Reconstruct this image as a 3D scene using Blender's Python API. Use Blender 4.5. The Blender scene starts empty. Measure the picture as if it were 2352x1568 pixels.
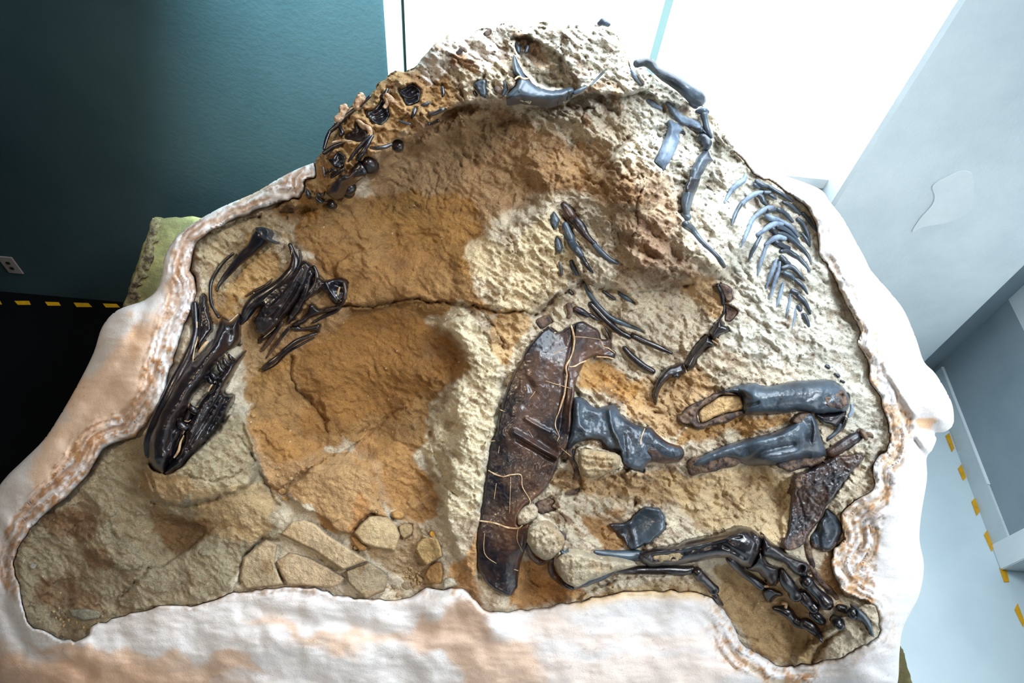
import bpy, math, random
import numpy as np
from mathutils import Matrix, Vector
random.seed(7)
rng = np.random.default_rng(11)
C = bpy.context.scene.collection
sc = bpy.context.scene

# ------------------------------------------------------------------ camera
F, D, H = 1568.0, 1.80, 2.60          # focal (px of 2352), distance to the slab plane, camera height
Zc = Vector((.0882, .5818, .8086)).normalized()
Yc = Vector((.0434, .8088, -.5866)); Yc = (Yc - Yc.dot(Zc) * Zc).normalized()
Xc = Yc.cross(Zc)
R = Matrix((Xc, Yc, Zc))              # camera -> world rotation
CAM = Vector((0, 0, H))
cam = bpy.data.objects.new('camera', bpy.data.cameras.new('camera'))
cam.data.sensor_width = 36; cam.data.lens = 24; cam.data.clip_start = .05
cam.matrix_world = Matrix.Translation(CAM) @ R.to_4x4()
C.objects.link(cam); sc.camera = cam
SLAB = CAM + R @ Vector((0, 0, -D))   # origin of the slab's own frame
SLABM = Matrix.Translation(SLAB) @ R.to_4x4()

# ------------------------------------------------------------------ world, lights, exposure
w = bpy.data.worlds.new('World'); sc.world = w; w.use_nodes = True
bg = w.node_tree.nodes['Background']
bg.inputs[0].default_value = (.92, .97, 1, 1); bg.inputs[1].default_value = 3.4
sc.view_settings.view_transform = 'Standard'; sc.view_settings.look = 'None'
sc.view_settings.gamma = 1; sc.view_settings.use_curve_mapping = False
sc.view_settings.exposure = 0.5
sc.cycles.use_denoising = True
sc.cycles.max_bounces = 6
sc.cycles.sample_clamp_indirect = 6

def lamp(name, kind, loc, target, power, color, size=1.0, size_y=None, spot=None, blend=.6):
    l = bpy.data.lights.new(name, kind); l.energy = power; l.color = color
    if kind == 'AREA':
        l.shape = 'RECTANGLE'; l.size = size; l.size_y = size_y or size
    else:
        l.shadow_soft_size = size
    if kind == 'SPOT':
        l.spot_size = math.radians(spot); l.spot_blend = blend
    o = bpy.data.objects.new(name, l); C.objects.link(o)
    o.location = loc
    o.rotation_euler = (Vector(target) - Vector(loc)).to_track_quat('-Z', 'Y').to_euler()
    return o
lamp('window_daylight', 'AREA', (.85, 1.93, 2.9), (.2, .6, .9), 95, (.78, .9, 1), 1.9, 2.2)
lamp('added_cool_spot', 'SPOT', (1.9, .3, 3.9), (.42, 1.0, 1.0), 350, (.9, .96, 1), .5, spot=48, blend=.7)  # cool spot added below the closed ceiling to light the slab
lamp('gallery_warm_lamp', 'SPOT', (-1.9, -.2, 3.4), (-.5, 1.0, 1.0), 90, (1, .80, .56), .12, spot=60, blend=.9)
lamp('added_front_fill', 'SPOT', (.1, -1.6, 2.9), (-.1, .7, .8), 42, (1, .84, .66), .22, spot=64, blend=.8)  # unseen warm fill, added to brighten the slab's front
lamp('added_wall_glow', 'SPOT', (-.56, 1.79, 2.7), (-.52, 1.91, 1.38), 1150, (.55, .9, 1), .05, spot=50, blend=1)  # added spot that makes the teal wall brighten towards the window

# ------------------------------------------------------------------ numpy helpers
def P(s):
    """'x,y[,r] x,y[,r] ...' -> array"""
    return np.array([[float(v) for v in t.split(',')] for t in s.split()])
_lat = rng.random((8, 256, 256)).astype(np.float32)
def vnoise(x, y, k=0):
    x = np.asarray(x, np.float32); y = np.asarray(y, np.float32)
    xi = np.floor(x).astype(int); yi = np.floor(y).astype(int)
    fx = x - xi; fy = y - yi
    fx = fx * fx * (3 - 2 * fx); fy = fy * fy * (3 - 2 * fy)
    L = _lat[k % 8]
    a = L[xi & 255, yi & 255]; b = L[(xi + 1) & 255, yi & 255]
    c = L[xi & 255, (yi + 1) & 255]; d = L[(xi + 1) & 255, (yi + 1) & 255]
    return (a + (b - a) * fx) * (1 - fy) + (c + (d - c) * fx) * fy
def fbm(x, y, scale, octaves=4, k=0, gain=.5):
    s = 0; a = 1; t = 0
    for o in range(octaves):
        s = s + a * (vnoise(x / scale + 17.3 * o, y / scale + 9.1 * o, k + o) - .5); t += a
        a *= gain; scale /= 2.03
    return s / t * 2
def ridged(x, y, scale, octaves=4, k=0):
    s = 0; a = 1; t = 0
    for o in range(octaves):
        s = s + a * (1 - np.abs(2 * vnoise(x / scale + 31.7 * o, y / scale + 5.3 * o, k + o) - 1)); t += a
        a *= .5; scale /= 2.1
    return s / t
def facets(x, y, scale, k=0, tilt=1.):
    gx = x / scale; gy = y / scale; ix = np.floor(gx).astype(int); iy = np.floor(gy).astype(int)
    bd = np.full(x.shape, 9e9, np.float32); b2 = bd.copy(); out = np.zeros(x.shape, np.float32)
    for dx in (-1, 0, 1):
        for dy in (-1, 0, 1):
            cx, cy = ix + dx, iy + dy
            jx = _lat[k % 8][cx & 255, cy & 255]; jy = _lat[(k + 1) % 8][cx & 255, cy & 255]
            tx = _lat[(k + 2) % 8][cx & 255, cy & 255] - .5; ty = _lat[(k + 3) % 8][cx & 255, cy & 255] - .5; hz = _lat[(k + 4) % 8][cx & 255, cy & 255] - .5
            ex = gx - cx - jx; ey = gy - cy - jy; d = ex * ex + ey * ey
            m = d < bd
            b2 = np.where(m, bd, np.minimum(b2, d))
            out = np.where(m, hz + tilt * (tx * ex + ty * ey) * 2, out); bd = np.where(m, d, bd)
    e = np.sqrt(b2) - np.sqrt(bd)
    return out * np.clip(e * 5, 0, 1)
def sstep(t):
    t = np.clip(t, 0, 1); return t * t * (3 - 2 * t)
def smooth(pts, n=4, closed=True):
    pts = np.asarray(pts, float); N = len(pts); out = []
    rngs = range(N) if closed else range(N - 1)
    for i in rngs:
        if closed: p0, p1, p2, p3 = pts[i - 1], pts[i], pts[(i + 1) % N], pts[(i + 2) % N]
        else: p0, p1, p2, p3 = pts[max(i - 1, 0)], pts[i], pts[i + 1], pts[min(i + 2, N - 1)]
        for j in range(n):
            t = j / n
            out.append(.5 * (2 * p1 + (p2 - p0) * t + (2 * p0 - 5 * p1 + 4 * p2 - p3) * t * t + (3 * p1 - p0 - 3 * p2 + p3) * t ** 3))
    if not closed: out.append(pts[-1])
    return np.array(out)
def segdist(x, y, A, B, want=False):
    """min distance of points to segments; optionally nearest point and index"""
    x = x.astype(np.float32); y = y.astype(np.float32)
    best = np.full(x.shape, 1e12, np.float32)
    nx = np.zeros_like(best); ny = np.zeros_like(best); ni = np.zeros_like(best)
    for i, ((ax, ay), (bx, by)) in enumerate(zip(A, B)):
        dx, dy = bx - ax, by - ay; L = dx * dx + dy * dy + 1e-9
        t = np.clip(((x - ax) * dx + (y - ay) * dy) / L, 0, 1)
        qx = ax + t * dx; qy = ay + t * dy
        d = (x - qx) ** 2 + (y - qy) ** 2
        m = d < best
        best[m] = d[m]
        if want: nx[m] = qx[m]; ny[m] = qy[m]; ni[m] = i + t[m]
    best = np.sqrt(best)
    return (best, nx, ny, ni) if want else best
def inside(x, y, poly):
    c = np.zeros(x.shape, bool); n = len(poly)
    for i in range(n):
        x1, y1 = poly[i]; x2, y2 = poly[(i + 1) % n]
        if y1 == y2: continue
        m = ((y1 > y) != (y2 > y)) & (x < (x2 - x1) * (y - y1) / (y2 - y1) + x1)
        c ^= m
    return c
def sdf(x, y, poly, want=False):
    r = segdist(x, y, poly, np.roll(poly, -1, 0), want)
    s = np.where(inside(x, y, poly), 1, -1)
    if want: return (r[0] * s,) + r[1:]
    return r * s
def box_idx(x, y, poly, pad):
    lo = poly[:, :2].min(0) - pad; hi = poly[:, :2].max(0) + pad
    return np.nonzero((x > lo[0]) & (x < hi[0]) & (y > lo[1]) & (y < hi[1]))[0]
def unproj(x, y, h):
    """photo pixel + height above the slab plane -> slab frame"""
    d = (D - h) / F
    return np.stack([(x - 1176) * d, (784 - y) * d, h], -1)

# ------------------------------------------------------------------ materials
def srgb(*c):
    return tuple(((v / 255 / 12.92) if v / 255 <= .04045 else ((v / 255 + .055) / 1.055) ** 2.4) for v in c)
def mat(name, col, rough=.7, col2=None, scale=8, bump=0., bscale=60, spec=.5, attr=None, thr=(.4, .6), metal=0, coat=0., detail=6, tex='noise', bump2=0., b2scale=300, speck=0.):
    m = bpy.data.materials.new(name); m.use_nodes = True; nt = m.node_tree; N = nt.nodes; L = nt.links
    b = N['Principled BSDF']; b.inputs['Roughness'].default_value = rough
    b.inputs['Specular IOR Level'].default_value = spec; b.inputs['Metallic'].default_value = metal
    if coat: b.inputs['Coat Weight'].default_value = coat; b.inputs['Coat Roughness'].default_value = .15
    tc = N.new('ShaderNodeTexCoord')
    def noise(s, dt=detail):
        n = N.new('ShaderNodeTexNoise'); n.inputs['Scale'].default_value = s; n.inputs['Detail'].default_value = dt
        n.inputs['Roughness'].default_value = .62
        L.new(tc.outputs['Object'], n.inputs['Vector']); return n
    src = None
    if attr:
        a = N.new('ShaderNodeAttribute'); a.attribute_name = attr; src = a.outputs['Color']
    elif col2:
        n = noise(scale); r = N.new('ShaderNodeValToRGB')
        r.color_ramp.elements[0].position = thr[0]; r.color_ramp.elements[1].position = thr[1]
        r.color_ramp.elements[0].color = (*col, 1); r.color_ramp.elements[1].color = (*col2, 1)
        L.new(n.outputs['Fac'], r.inputs[0]); src = r.outputs[0]
    else:
        b.inputs['Base Color'].default_value = (*col, 1)
    if src is not None and speck:
        n = noise(260, 3); mr = N.new('ShaderNodeMapRange')
        mr.inputs[1].default_value = .3; mr.inputs[2].default_value = .7
        mr.inputs[3].default_value = 1 - speck; mr.inputs[4].default_value = 1 + speck * .6
        L.new(n.outputs['Fac'], mr.inputs[0])
        v = N.new('ShaderNodeVectorMath'); v.operation = 'SCALE'
        L.new(src, v.inputs[0]); L.new(mr.outputs[0], v.inputs['Scale']); src = v.outputs[0]
    if src is not None: L.new(src, b.inputs['Base Color'])
    if bump:
        n = noise(bscale); bp = N.new('ShaderNodeBump'); bp.inputs['Strength'].default_value = bump
        bp.inputs['Distance'].default_value = .01
        L.new(n.outputs['Fac'], bp.inputs['Height'])
        if bump2:
            n2 = noise(b2scale, 3); bp2 = N.new('ShaderNodeBump'); bp2.inputs['Strength'].default_value = bump2
            bp2.inputs['Distance'].default_value = .004
            L.new(n2.outputs['Fac'], bp2.inputs['Height']); L.new(bp2.outputs[0], bp.inputs['Normal'])
        L.new(bp.outputs[0], b.inputs['Normal'])
    return m
M = {}
M['rock'] = mat('sandstone', (0, 0, 0), .85, attr='Col', bump=.85, bscale=75, bump2=.9, b2scale=330, spec=.35, speck=.22)
M['plaster'] = mat('plaster', (0, 0, 0), .75, attr='Col', bump=.25, bscale=40, bump2=.25, b2scale=260, spec=.3, speck=.05)
M['black'] = mat('varnished_black_bone', (.004, .004, .007), .27, (.016, .010, .010), 14, .16, 40, .5, coat=.28, bump2=.12)
M['brown'] = mat('coppery_brown_bone', (.008, .007, .011), .3, (.10, .048, .028), 7, .3, 45, .5, thr=(.48, .7), coat=.18, bump2=.1)
M['slate'] = mat('blue_sheen_bone', (.016, .022, .032), .34, (.045, .066, .09), 11, .2, 45, .5, coat=.18, bump2=.15)  # bluish window reflection partly put into the bone's base colour
M['pale'] = mat('pale_sheen_bone', (.08, .11, .16), .42, (.20, .26, .34), 16, .4, 60, .4, bump2=.2)  # lighter variant, window reflection again put into the base colour
M['rough'] = mat('weathered_bone', (.035, .022, .024), .6, (.22, .14, .09), 40, .8, 90, .4, thr=(.42, .66), bump2=.4)
M['spine'] = mat('rough_bone_spine', srgb(140, 96, 60), .75, srgb(198, 172, 145), 50, .9, 120, .35)
M['mull'] = mat('pale_green_mullion', srgb(150, 190, 192), .5)
M['seam'] = mat('crack_filler', srgb(168, 132, 96), .8, srgb(205, 180, 145), 60, .5, 200)
M['wallteal'] = mat('teal_black_wall_paint', srgb(64, 84, 90), .75, srgb(58, 79, 85), 3, .06, 60, .25)
M['ceil'] = mat('dark_ceiling_paint', srgb(70, 74, 76), .8, srgb(64, 68, 70), 3)
M['white'] = mat('white_wall_paint', srgb(226, 232, 234), .7, srgb(218, 226, 228), 3, .05, 120, .2)
M['column'] = mat('painted_concrete', srgb(206, 216, 219), .75, srgb(196, 207, 211), 4, .18, 90, .2)
M['patch'] = mat('plaster_repair_patch', srgb(214, 222, 224), .8, srgb(206, 215, 218), 9, .1, 60, .2)
M['greywall'] = mat('grey_wall_paint', srgb(150, 163, 170), .7, srgb(140, 154, 162), 3, .04, 90, .2)
M['trimw'] = mat('white_frame_paint', srgb(235, 240, 241), .5, srgb(228, 235, 237), 5)
M['gasket'] = mat('dark_gasket', srgb(30, 62, 66), .6)
M['floorw'] = mat('pale_floor_vinyl', srgb(206, 219, 224), .32, srgb(198, 212, 218), 2.5, .02, 30, .4)
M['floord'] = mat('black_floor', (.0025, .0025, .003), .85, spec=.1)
M['yellow'] = mat('yellow_tape', srgb(222, 164, 8), .55, srgb(205, 150, 8), 30)
M['foam'] = mat('olive_foam', srgb(132, 120, 76), .85, srgb(98, 90, 58), 14, .6, 30, .3, bump2=.3, speck=.12)
M['ragged'] = mat('torn_foam_edge', srgb(60, 45, 36), .9, srgb(125, 112, 82), 45, .8, 60, .3)
M['steel'] = mat('black_steel', (.02, .02, .022), .5, metal=.6)
M['plate'] = mat('outlet_plastic', srgb(176, 160, 152), .5, srgb(165, 150, 142), 20)
M['slot'] = mat('outlet_slot', (.008, .008, .008), .6)
g = bpy.data.materials.new('window_glass'); g.use_nodes = True; nt = g.node_tree
for n in list(nt.nodes): nt.nodes.remove(n)
o_ = nt.nodes.new('ShaderNodeOutputMaterial'); mx = nt.nodes.new('ShaderNodeMixShader'); mx.inputs[0].default_value = .06
tr = nt.nodes.new('ShaderNodeBsdfTransparent'); tr.inputs[0].default_value = (.97, .99, 1, 1)
gl = nt.nodes.new('ShaderNodeBsdfGlossy'); gl.inputs['Roughness'].default_value = .02
nt.links.new(tr.outputs[0], mx.inputs[1]); nt.links.new(gl.outputs[0], mx.inputs[2]); nt.links.new(mx.outputs[0], o_.inputs[0])
M['glass'] = g

# ------------------------------------------------------------------ object helpers
def link(name, me, m=None, parent=None, label=None, kind=None, cat=None, group=None, mats=None, matrix=None):
    for q in (mats or [m]): me.materials.append(M[q])
    o = bpy.data.objects.new(name, me); C.objects.link(o)
    if parent: o.parent = parent
    if matrix is not None: o.matrix_world = matrix
    if label: o['label'] = label
    if kind: o['kind'] = kind
    if cat: o['category'] = cat
    if group: o['group'] = group
    return o
def empty(name, mw, label, cat, group=None):
    o = bpy.data.objects.new(name, None); C.objects.link(o); o.matrix_world = mw
    o.empty_display_size = .1; o['label'] = label; o['category'] = cat
    if group: o['group'] = group
    return o
def npmesh(name, V, Q, T=None, col=None, flat=False):
    """quads (n,4) + tris (m,3) -> mesh"""
    me = bpy.data.meshes.new(name)
    nq = len(Q); nt_ = 0 if T is None else len(T)
    me.vertices.add(len(V)); me.vertices.foreach_set('co', np.asarray(V, np.float32).ravel())
    li = np.asarray(Q).ravel(); 
    if nt_: li = np.concatenate([li, np.asarray(T).ravel()])
    me.loops.add(len(li)); me.loops.foreach_set('vertex_index', li.astype(np.int32))
    tot = np.concatenate([np.full(nq, 4), np.full(nt_, 3)]).astype(np.int32)
    st = np.concatenate([[0], np.cumsum(tot)[:-1]]).astype(np.int32)
    me.polygons.add(nq + nt_); me.polygons.foreach_set('loop_start', st); me.polygons.foreach_set('loop_total', tot)
    me.polygons.foreach_set('use_smooth', np.full(nq + nt_, not flat))
    me.update(calc_edges=True)
    if col is not None:
        a = me.color_attributes.new('Col', 'FLOAT_COLOR', 'POINT')
        c4 = np.ones((len(V), 4), np.float32); c4[:, :3] = col
        a.data.foreach_set('color', c4.ravel())
    return me
def grid_region(poly, step, pad=0):
    """grid points inside poly, outline points snapped onto it. returns x, y, sd, quads, nearest index"""
    lo = poly.min(0) - step * 2; hi = poly.max(0) + step * 2
    gx = np.arange(lo[0], hi[0], step); gy = np.arange(lo[1], hi[1], step)
    X, Y = np.meshgrid(gx, gy); sh = X.shape
    x = X.ravel(); y = Y.ravel()
    sd, nx, ny, ni = sdf(x, y, poly, True)
    keep = sd > -step * 1.01
    out = keep & (sd < step * .25)
    x = np.where(out, nx, x); y = np.where(out, ny, y)
    K = keep.reshape(sh); S = (sd > step * .25).reshape(sh)
    idx = np.arange(x.size).reshape(sh)
    a, b, c, d = idx[:-1, :-1], idx[:-1, 1:], idx[1:, 1:], idx[1:, :-1]
    ok = K[:-1, :-1] & K[:-1, 1:] & K[1:, 1:] & K[1:, :-1]
    ok &= (S[:-1, :-1] | S[:-1, 1:] | S[1:, 1:] | S[1:, :-1])
    Q = np.stack([d[ok], c[ok], b[ok], a[ok]], -1)
    used = np.unique(Q); rm = np.full(x.size, -1); rm[used] = np.arange(len(used))
    sdv = np.where(out, 0, sd)[used]
    return x[used].astype(float), y[used].astype(float), sdv.astype(float), rm[Q], ni[used]
def boundary_edges(Q):
    E = np.concatenate([Q[:, [0, 1]], Q[:, [1, 2]], Q[:, [2, 3]], Q[:, [3, 0]]])
    n = Q.max() + 1
    key = E[:, 0].astype(np.int64) * n + E[:, 1]; rev = E[:, 1].astype(np.int64) * n + E[:, 0]
    return E[~np.isin(key, rev)]
def add_skirt(V, Q, dz, col=None, shrink=1.0, rings=1):
    for r in range(rings):
        E = boundary_edges(Q) if r == 0 else nE
        b = np.unique(E); rm = np.full(len(V), -1); rm[b] = len(V) + np.arange(len(b))
        nv = V[b].copy(); c = V[b].mean(0)
        nv[:, :2] = c[:2] + (nv[:, :2] - c[:2]) * shrink; nv[:, 2] += dz
        nq = np.stack([E[:, 1], E[:, 0], rm[E[:, 0]], rm[E[:, 1]]], -1)
        nE = np.stack([rm[E[:, 0]], rm[E[:, 1]]], -1)
        V = np.concatenate([V, nv]); Q = np.concatenate([Q, nq])
        if col is not None: col = np.concatenate([col, col[b]])
    return V, Q, col
def box_mesh(name, lo, hi, bevel=0):
    import bmesh
    bm = bmesh.new(); bmesh.ops.create_cube(bm, size=1)
    for v in bm.verts:
        v.co = Vector([(lo[i] + hi[i]) / 2 + v.co[i] * (hi[i] - lo[i]) for i in range(3)])
    if bevel: bmesh.ops.bevel(bm, geom=bm.edges[:], offset=bevel, segments=2, affect='EDGES')
    me = bpy.data.meshes.new(name); bm.to_mesh(me); bm.free(); return me
def box(name, lo, hi, m, parent=None, bevel=0, **k):
    return link(name, box_mesh(name, lo, hi, bevel), m, parent, **k)
def ray(px, py):
    return R @ Vector((px - 1176, 784 - py, -F))
def on_floor(px, py, z=0.0):
    d = ray(px, py); return CAM + d * ((z - H) / d.z)
def on_Y(px, py, yy):
    d = ray(px, py); return CAM + d * (yy / d.y)
def on_X(px, py, xx):
    d = ray(px, py); return CAM + d * (xx / d.x)

# ------------------------------------------------------------------ the room
YW = on_floor(135, 694).y + .03        # back wall face
XR = on_floor(2215, 1085).x + .002     # right wall / baseboard face
XL, YR, ZT = -3.2, -3.4, 4.6
WX0 = on_Y(1000, 50, YW).x; WX1 = XR; WZ0 = on_Y(1850, 393, YW).z; WZ1 = 4.3
TX0 = on_Y(888, 80, YW).x
fl = box_mesh('floor', (XL, YR, -.1), (XR + 1.2, YW + .3, 0))
fl.materials.append(M['floorw']); fo = bpy.data.objects.new('floor', fl); C.objects.link(fo); fo['kind'] = 'structure'
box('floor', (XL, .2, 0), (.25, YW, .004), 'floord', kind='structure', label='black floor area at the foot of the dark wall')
box('wall_back', (XL, YW, 0), (TX0, YW + .25, ZT), 'wallteal', kind='structure')
box('wall_back', (TX0, YW, 0), (XR + .25, YW + .25, WZ0 - .001), 'greywall', kind='structure', label='low grey wall under the window')
box('wall_back', (TX0, YW, WZ1), (XR + .25, YW + .25, ZT), 'white', kind='structure', label='wall strip above the window')
box('wall_left', (XL - .2, YR, 0), (XL, YW, ZT), 'wallteal', kind='structure')
box('wall_rear', (XL, YR - .2, 0), (XR, YR, ZT), 'wallteal', kind='structure')
box('ceiling', (XL, YR, ZT), (XR, YW, ZT + .1), 'ceil', kind='structure')
sz = on_X(2305, 665, XR + .01).z
z2 = on_X(2338, 622, XR).z
a_ = on_floor(2290, 1252); b_ = on_floor(2316, 1310)
box('wall_right', (XR + .01, a_.y, 0), (XR + .25, YW, sz), 'greywall', kind='structure')
box('wall_right', (XR + .16, YR, 0), (XR + .25, b_.y, sz), 'greywall', kind='structure', label='recessed grey wall nearest the camera')
box('wall_right', (XR + .01, YR, z2 + .75), (XR + .25, YW, ZT), 'white', kind='structure', label='wall strip above the side window')
box('wall_right', (XR + .01, 1.55, sz), (XR + .25, YW, z2 + .75), 'white', kind='structure', label='wall beside the side window')
box('trim_1', (XR + .005, YR, sz), (XR + .25, 1.55, z2), 'trimw', kind='structure', label='pale sill band under the side window')
w2 = box('window_2', (XR + .1, YR, z2), (XR + .14, 1.55, z2 + .05), 'trimw', kind='structure')
box('pane', (XR + .115, YR, z2 + .05), (XR + .12, 1.55, z2 + .75), 'glass', w2)
# sill, window frame and mullions
zs2 = on_Y(1900, 435, YW - .03).z
box('trim_2', (WX0, YW - .03, zs2), (XR, YW + .26, WZ0), 'trimw', kind='structure', bevel=.003, label='white window sill board')
box('trim_3', (TX0, YW - .02, 0), (on_Y(925, 60, YW).x, YW + .25, ZT), 'trimw', kind='structure', bevel=.003, label='white vertical window trim beside the teal wall')
box('trim_4', (on_Y(925, 60, YW).x, YW - .005, 0), (on_Y(932, 60, YW).x, YW + .25, ZT), 'gasket', kind='structure', label='thin dark gasket line in the window trim')
box('trim_5', (on_Y(932, 60, YW).x, YW - .015, 0), (on_Y(994, 60, YW).x, YW + .25, ZT), 'trimw', kind='structure', label='pale inner strip of the window trim')
win = box('window_1', (on_Y(994, 60, YW).x, YW + .05, WZ0), (WX0 + .02, YW + .16, WZ1), 'trimw', kind='structure', label='tall bright window above the slab')
mxx = on_Y(1518, 65, YW + .1).x
box('pane', (WX0, YW + .12, WZ0), (mxx, YW + .128, WZ1), 'glass', win)
box('pane', (mxx, YW + .12, WZ0), (XR, YW + .128, WZ1), 'glass', win)
box('mullion', (mxx - .012, YW + .09, WZ0), (mxx + .012, YW + .15, WZ1), 'mull', win, label='thin pale grey-green mullion')
# column in front of the corner
cy = YW - .13
cx0 = on_Y(2050, 250, cy).x; cx1 = on_Y(2236, 722, cy).x
def column_mesh():
    import bmesh
    bm = bmesh.new()
    pts = [(cx0, cy + .012), (cx0 + .012, cy), (cx1 - .002, cy), (cx1, cy + .002), (cx1, YW + .02), (cx0, YW + .02)]
    lo = [bm.verts.new((x, y, 0)) for x, y in pts]; hi = [bm.verts.new((x, y, ZT)) for x, y in pts]
    n = len(pts)
    for i in range(n): bm.faces.new((lo[i], lo[(i + 1) % n], hi[(i + 1) % n], hi[i]))
    bm.faces.new(hi); bm.faces.new(lo[::-1])
    me = bpy.data.meshes.new('pillar'); bm.to_mesh(me); bm.free(); return me
col_o = link('pillar', column_mesh(), 'column', kind='structure')
def flat_shape(name, pts3, thick, normal, m, parent=None, **k):
    n = len(pts3); V = [p for p in pts3] + [p + normal * thick for p in pts3]
    Fs = [tuple(range(n))[::-1], tuple(range(n, 2 * n))] + [(i, (i + 1) % n, n + (i + 1) % n, n + i) for i in range(n)]
    me = bpy.data.meshes.new(name); me.from_pydata([tuple(v) for v in V], [], Fs); me.update()
    return link(name, me, m, parent, **k)
pp = smooth(P('2180,402 2205,392 2232,398 2236,440 2230,480 2200,500 2165,512 2120,520 2095,532 2110,505 2140,470 2146,448 2142,425'), 4)
flat_shape('repair_patch', [on_Y(a, b, cy) for a, b in pp], .0025, Vector((0, -1, 0)), 'patch', col_o, label='pale repaired plaster patch')
pl = smooth(P('2171,250,1 2169,330,1 2170,385,1 2172,410,1 2150,450,1 2142,470,1 2125,500,1 2100,530,1'), 3, False)
# baseboard and ledge on the right
zb = on_X(2150, 812, XR).z
yb_end = on_floor(2292, 1262).y
box('baseboard_right', (XR, yb_end, 0), (XR + .012, cy + .1, zb), 'column', kind='structure')
box('trim_6', (XR - .002, on_X(2280, 1105, XR).y, zb), (XR + .014, cy + .1, zb + .005), 'trimw', kind='structure', label='thin white cap strip on the baseboard')
box('trim_7', (XR - .004, b_.y, .001), (XR + .25, a_.y, sz), 'trimw', kind='structure', bevel=.003, label='white upright post at the end of the baseboard')
# hazard tape on the floor
def tape(name, label, quads, z):
    root = None
    c = on_floor(*np.mean(quads, (0, 1)), z=z)
    root = empty(name, Matrix.Translation(c), label, 'floor tape')
    for q in quads:
        pts = [on_floor(a, b, z) - c for a, b in q]
        flat_shape('stripe', pts, .0012, Vector((0, 0, 1)), 'yellow', root)
rq = ['2171,1001 2180,994 2192,1029 2186,1038', '2200,1076 2208,1066 2219,1096 2212,1104', '2231,1152 2240,1142 2250,1174 2243,1184', '2260,1228 2268,1216 2284,1256 2277,1266',
      '2295,1304 2311,1304 2318,1336 2306,1336', '2330,1400 2337,1385 2353,1426 2350,1440', '2368,1478 2377,1470 2390,1505 2383,1514']
tape('floor_tape', 'yellow dashed hazard tape on the pale floor along the right wall', [P(q) for q in rq], .002)
lq = ['-12,690 0,690 5,699 -6,699', '33,691 67,691 71,700 41,700', '103,693 135,694 140,702 110,702', '169,695 203,696 212,705 176,705', '236,697 268,698 276,706 243,706', '302,699 334,700 342,708 309,708', '-80,688 -48,688 -44,697 -72,697']
tape('floor_tape', 'yellow dashed hazard tape on the black floor along the dark wall', [P(q) for q in lq], .006)
# outlet on the dark wall
op = [on_Y(a, b, YW) for a, b in P('-6,588 27,588 55,626 22,626')]
oc = sum(op, Vector()) / 4
ow = abs(op[1].x - op[0].x); oh = abs(op[0].z - op[3].z)
orot = empty('wall_outlet', Matrix.Translation(oc), 'small beige outlet plate on the dark wall, two square sockets', 'outlet')
box('cover_plate', (-ow / 2, -.006, -oh / 2), (ow / 2, 0, oh / 2), 'plate', orot, bevel=.002)
for s in (-1, 1):
    box('socket', (-ow * .12, -.009, s * oh * .16 - oh * .07), (ow * .12, -.004, s * oh * .16 + oh * .07), 'slot', orot, bevel=.001, label='black square socket')
# ------------------------------------------------------------------ the fossil slab
slab = empty('fossil_specimen', SLABM, 'large tilted sandstone slab in a white plaster jacket holding black dinosaur bones', 'fossil')
slab['kind'] = 'thing'
TOP = P('688,457 700,433 700,412 723,405 725,367 744,343 749,320 759,301 773,277 782,262 801,250 815,240 839,228 848,223 862,202 874,188 898,171 912,164 931,163 951,158 966,137 984,114 1002,91 1027,79 1043,82 1078,82 1094,71 1129,63 1160,54 1193,49 1218,54 1244,52 1270,58 1308,58 1344,60 1372,53 1395,50 1410,60 1418,74 1430,94 1441,127 1448,158 1462,160 1480,158 1500,170 1530,185 1560,200 1585,222 1600,240 1625,247 1641,271 1655,297 1668,320 1684,346 1708,371 1735,404')
REST = P('1775,424 1818,451 1855,478 1871,513 1879,538 1882,580 1898,602 1914,637 1930,666 1943,691 1962,730 1978,762 1971,793 1994,835 2000,873 2022,915 2041,978 2048,1010 2030,1040 2004,1064 2008,1119 1964,1147 1929,1186 1940,1234 1913,1265 1913,1316 1929,1352 1988,1383 2004,1388 2018,1403 2021,1451 2008,1473 1970,1483 1938,1505 1890,1521 1842,1526 1794,1528 1753,1508 1718,1492 1702,1473 1683,1435 1667,1403 1648,1384 1625,1365 1587,1359 1522,1354 1404,1366 1321,1380 1262,1394 1215,1399 1182,1400 1128,1407 1088,1374 1062,1347 1015,1354 979,1347 929,1373 890,1374 827,1375 774,1367 751,1357 698,1347 652,1349 600,1352 560,1356 512,1364 453,1391 402,1387 330,1402 276,1415 213,1435 205,1458 158,1470 100,1450 63,1423 47,1356 35,1293 63,1226 110,1178 189,1108 236,1029 300,1005 326,986 366,926 383,889 390,848 409,800 410,793 421,746 437,710 448,683 448,661 437,604 454,554 503,521 548,500 596,480 660,460')
ROCKP = np.concatenate([smooth(TOP, 2, False), smooth(REST, 2, True)[:-1]])
NTOP = len(smooth(TOP, 2, False))
_d = smooth(np.concatenate([TOP, REST]), 8, True)
_d = _d + np.stack([fbm(_d[:, 0], _d[:, 1], 22, 4, 1, .6), fbm(_d[:, 0], _d[:, 1], 22, 4, 5, .6)], -1) * 9
ROCKP = _d[::2]
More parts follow.
